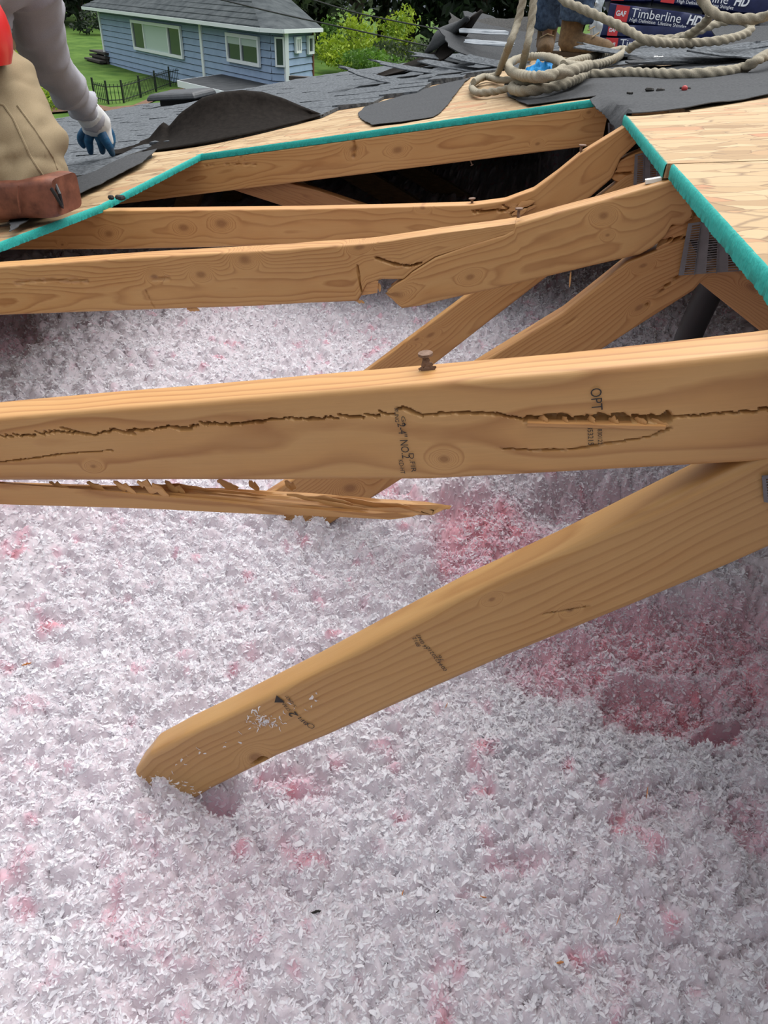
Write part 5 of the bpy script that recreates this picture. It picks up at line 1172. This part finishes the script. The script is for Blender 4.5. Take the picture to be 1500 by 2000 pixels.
# dark steps at the left corner of the house
sp0 = onZ(205, 128, zg); stp = thing('steps', sp0, 'dark wooden entry steps at the left corner of the blue house', 'steps'); STEPM = noise_mat('dark_deck_board', (.035, .03, .028), (.07, .06, .055), 4, .8, .1)
for k in range(3): mb = MB(); c = sp0-d_*(1.15+.18*k*0)+n_*(.5-.28*k); mb.box((c[0], c[1], zg+.48-.17*k), (2.2, .32 if k else .8, .09), d_, n_); mb.box((c[0], c[1]+.0, zg+.22-.085*k), (2.1, .1, .44-.17*k), d_, n_); mb.build('step', STEPM, stp, False)
s2_ = thing('steps', onZ(594, 160, zg+.6), 'dark side steps by the right hand wall of the blue house', 'steps')
for k in range(3): c = onW(592, 150, P3+e2*.2, P3+d_*3); mb = MB(); mb.box((c[0]+.1*k, c[1]-.28*k, c[2]-.05-.2*k), (.9, .3, .12)); mb.box((c[0]+.1*k, c[1]-.28*k, (c[2]-.1-.2*k+zg)/2), (.85, .22, c[2]-.1-.2*k-zg)); mb.build('step', STEPM, s2_, False)
# low iron fence at the end of the lawn
fc = thing('fence', onZ(242, 202, zg), 'low black iron picket fence along the lower edge of the lawn', 'fence')
FP_ = [onZ(x, y, zg) for x, y in ((186,196),(212,203),(242,201),(275,190),(305,178),(333,168),(352,164))]; IRON = plain('black_iron', (.012, .02, .012), .6)
pk = MB(); rl = MB()
for a, b in zip(FP_[:-1], FP_[1:]):
    L = np.linalg.norm(b-a); m_ = int(L/.14)
    for z in (.10, .50): rl.beam(a+u_*z, b+u_*z, .025, .025)
    for k in range(m_): q = a+(b-a)*k/m_; pk.box(q+u_*.29, (.016, .016, .58))
    mb = MB(); mb.box(a+u_*.33, (.05, .05, .72)); mb.build('post', IRON, fc, False)
pk.build('pickets', IRON, fc, False)['kind'] = 'stuff'; rl.build('rails', IRON, fc, False)
SOIL = noise_mat('bare_soil', (.09, .045, .03), (.17, .10, .06), 3, .95, .4)
V = []; 
for (x, y) in ((60,214),(186,203),(215,209),(260,205),(335,174),(360,172)): V += [onZ(x, y, zg+.03), onZ(x, y+9, zg+.03)]
struct(obj('soil_border', V, [(2*i, 2*i+1, 2*i+3, 2*i+2) for i in range(5)], SOIL, None, False))
V = [onZ(x, y, zg+.02) for x, y in ((40,216),(112,237),(260,222),(420,190),(420,235),(240,300),(60,330),(-60,300))]
struct(obj('driveway', V, [tuple(range(8))[::-1]], noise_mat('asphalt_drive', (.10, .105, .11), (.16, .165, .17), 6, .95, .3), None, False))
# trees and bushes
def leaf_mat(nm, a, b): 
    m, t, bs, o = mat_new(nm); g = N(t, 'ShaderNodeNewGeometry'); n = N(t, 'ShaderNodeTexNoise', i_Scale=1.6, i_Detail=4.0); t.links.new(g.outputs['Position'], n.inputs['Vector'])
    c = ramp(t, n.outputs[0], [(.35, a), (.65, b)]); t.links.new(c, bs.inputs['Base Color']); bs.inputs['Roughness'].default_value = .7
    tr = N(t, 'ShaderNodeBsdfTranslucent'); t.links.new(c, tr.inputs[0]); mx = N(t, 'ShaderNodeMixShader', i_0=.3); t.links.new(bs.outputs[0], mx.inputs[1]); t.links.new(tr.outputs[0], mx.inputs[2]); t.links.new(mx.outputs[0], o.inputs[0]); return m
LEAF = {'dark': leaf_mat('dark_leaves', (.008, .016, .008), (.022, .042, .016)), 'grey': leaf_mat('grey_green_leaves', (.035, .055, .025), (.085, .115, .05)), 'bright': leaf_mat('bright_leaves', (.16, .27, .015), (.36, .46, .03)), 'mid': leaf_mat('mid_leaves', (.05, .12, .015), (.13, .26, .03))}
BARK = noise_mat('bark', (.02, .016, .012), (.06, .045, .035), 8, .95, .6, stretch=(6, 6, 1), dist=.03)
def plant(name, px, py, D, h, r, kind, label, cat_, n=1500, leaf=.16, base=0.0, group=None, trunk=True):
    dr = ray(px, 10); p = CAM+dr*(D/dr[1]); p[2] = float(ground_z(np.array(p[0]), np.array(p[1])))
    root = thing(name, p, label, cat_, group); g2 = np.random.default_rng(int(px*7+D))
    K = 14; ck = g2.normal(0, 1, (K, 3)); ck /= np.linalg.norm(ck, axis=1)[:, None]; ck *= g2.uniform(.3, .85, (K, 1)); sz = g2.uniform(.25, .5, K)
    which = g2.integers(0, K, n); q = g2.normal(0, 1, (n, 3)); q /= np.linalg.norm(q, axis=1)[:, None]; q *= g2.uniform(.3, 1, (n, 1))**.5
    U = ck[which]+q*sz[which][:, None]; C = p+U*np.array([r, r, (h-base)/2])+np.array([0, 0, base+(h-base)/2]); C[:, 2] = np.maximum(C[:, 2], p[2]+.05)
    a = g2.normal(0, 1, (n, 3)); a /= np.linalg.norm(a, axis=1)[:, None]; b = np.cross(a, g2.normal(0, 1, (n, 3))); b /= np.linalg.norm(b, axis=1)[:, None]; s = leaf*g2.uniform(.5, 1.2, (n, 1))
    nn = np.cross(a, b); V = np.stack([C-a*s, C+b*s*.45+nn*s*.12, C+a*s, C-b*s*.45+nn*s*.12], 1).reshape(-1, 3); F = (np.arange(n)[:, None]*4+np.arange(4)).tolist()
    o = obj('foliage', V, F, LEAF[kind], root, False)
    if trunk:
        mb = MB(); mb.tube(spline([p-(0, 0, .2), p+np.array([.1*r, 0, h*.4]), p+np.array([-.05*r, 0, h*.85])], .4), [.05*h*.35]*1 if False else .03*h, 8)
        mb.build('trunk', BARK, root)
        bm_ = MB()
        for k in range(6):
            z = h*(.25+.1*k); e = p+np.array([ck[k][0]*r, ck[k][1]*r, z+h*.15]); bm_.tube([p+np.array([0, 0, z]), (p+np.array([0, 0, z])+e)/2+np.array([0, 0, .1]), e], [.012*h, .009*h, .004*h], 6)
        bm_.build('branch', BARK, root)
    return root
FG = 'trees and bushes beyond the yard'
for a in [('tree', 90, 0, 62, 9, 5.5, 'dark', 'dark bushy tree beyond the lawn, directly left of the blue house', 2600, .5), ('tree', 150, 0, 58, 8, 4.5, 'dark', 'dark tree touching the left roof corner of the blue house', 2200, .45), ('tree', 30, 0, 75, 9, 7, 'mid', 'mid green tree at the upper left behind the grey sleeve', 2400, .5),
          ('tree', 560, 0, 56, 11, 5, 'dark', 'dark tree rising behind the blue roof', 2600, .45), ('tree', 625, 0, 58, 12, 4.5, 'dark', 'dark tree just right of the blue house roof', 2600, .45), ('tree', 690, 0, 50, 10, 4.2, 'grey', 'grey green tree with drooping branches behind the bright bushes', 2600, .28), ('tree', 745, 0, 62, 12, 5, 'dark', 'dark tree behind the grey green one', 2400, .45),
          ('tree', 800, 0, 54, 12, 4.5, 'dark', 'dark tree above the bright bush at right', 2600, .4), ('tree', 865, 0, 58, 12, 5, 'dark', 'dark tree behind the upright felt flap', 2600, .45), ('tree', 930, 0, 54, 12, 5, 'dark', 'dark tree behind the shingle heap', 2600, .45), ('tree', 1000, 0, 60, 12, 5.5, 'dark', 'dark tree behind the hanging ropes', 2400, .45), ('tree', 1130, 0, 60, 12, 7, 'dark', 'dark tree behind the legs of the standing worker', 2400, .5),
          ('tree', 470, 0, 70, 12, 6, 'dark', 'dark tree far behind the middle of the blue roof', 2000, .5), ('tree', 1320, 0, 60, 11, 8, 'dark', 'dark tree behind the shingle bundle stack', 2000, .5), ('tree', 1480, 0, 60, 11, 7, 'mid', 'tree behind the right frame corner', 1800, .5)]:
    plant(*a[:6], .0) if False else plant(a[0], a[1], a[2], a[3], a[4], a[5], a[6], a[7], 'tree', a[8], a[9], 0.2, FG)
for a in [(650, 41, 1.6, 1.3, 'bright', 'low yellow green bush beside the right corner of the blue house', 900, .13), (690, 43, 2.5, 1.7, 'bright', 'tall yellow green bush in front of the grey green tree', 900, .13), (740, 45, 2.3, 1.9, 'bright', 'yellow green bush right of the tall one', 900, .13), (786, 46, 2.9, 1.4, 'bright', 'yellow green bush furthest right, under the wires', 600, .13), (716, 40, 1.3, 2.0, 'mid', 'green undergrowth just above the roof edge', 900, .13), (800, 44, 1.6, 2.4, 'grey', 'grey green undergrowth left of the upright flap', 900, .14), (640, 47, 2.0, 1.2, 'mid', 'leafy green bush near the side steps', 700, .13),
          (30, 25, 1.2, 1.7, 'mid', 'green garden bush at the left edge above the khaki trousers', 1000, .09), (60, 23.5, .8, 1.3, 'bright', 'bright low bush behind the forearm', 800, .08), (5, 27, 1.7, 1.6, 'bright', 'bright leafy bush at the left frame edge', 900, .09), (100, 24.5, .6, 1.0, 'mid', 'small green bush beside the soil border', 600, .08), (175, 52, 1.3, 1.5, 'dark', 'dark shrub on the lawn behind the entry steps', 600, .15)]:
    plant('bush', a[0], 0, a[1], a[2], a[3], a[4], a[5], 'bush', a[6], a[7], 0, FG, trunk=False)
# overhead wires
for pts, lb in (([(-420,-200),(420,-45),(590,-6),(700,26),(860,58),(1010,84),(1300,120)], 'upper black overhead wire crossing in front of the trees'), ([(-420,-150),(250,-40),(400,-8),(547,27),(690,58),(845,92),(1000,122),(1300,170)], 'lower black overhead wire crossing the blue roof and the trees')):
    P = spline([onY(x, y, 20) for x, y in pts], .3); mb = MB(); mb.tube(P, .018, 6); tag(mb.build('power_line', BLACK), lb, 'wire')
# poles that carry the wires, outside the picture
pl = MB(); e0 = onY(-420, -200, 20); pl.tube([(e0[0], 20, zg), (e0[0], 20, e0[2]+1.2)], .13, 12); tag(pl.build('utility_pole', BARK), 'wooden pole carrying both wires, left of the view', 'pole')

# ------------------------------------------------------------------ put every Empty at its thing's base
for o in list(COL.objects):
    if 'base' in o.keys():
        b = Vector(o['base'][:]); del o['base']; o.location = b
        for ch in o.children: ch.matrix_parent_inverse = Matrix.Translation(-b)
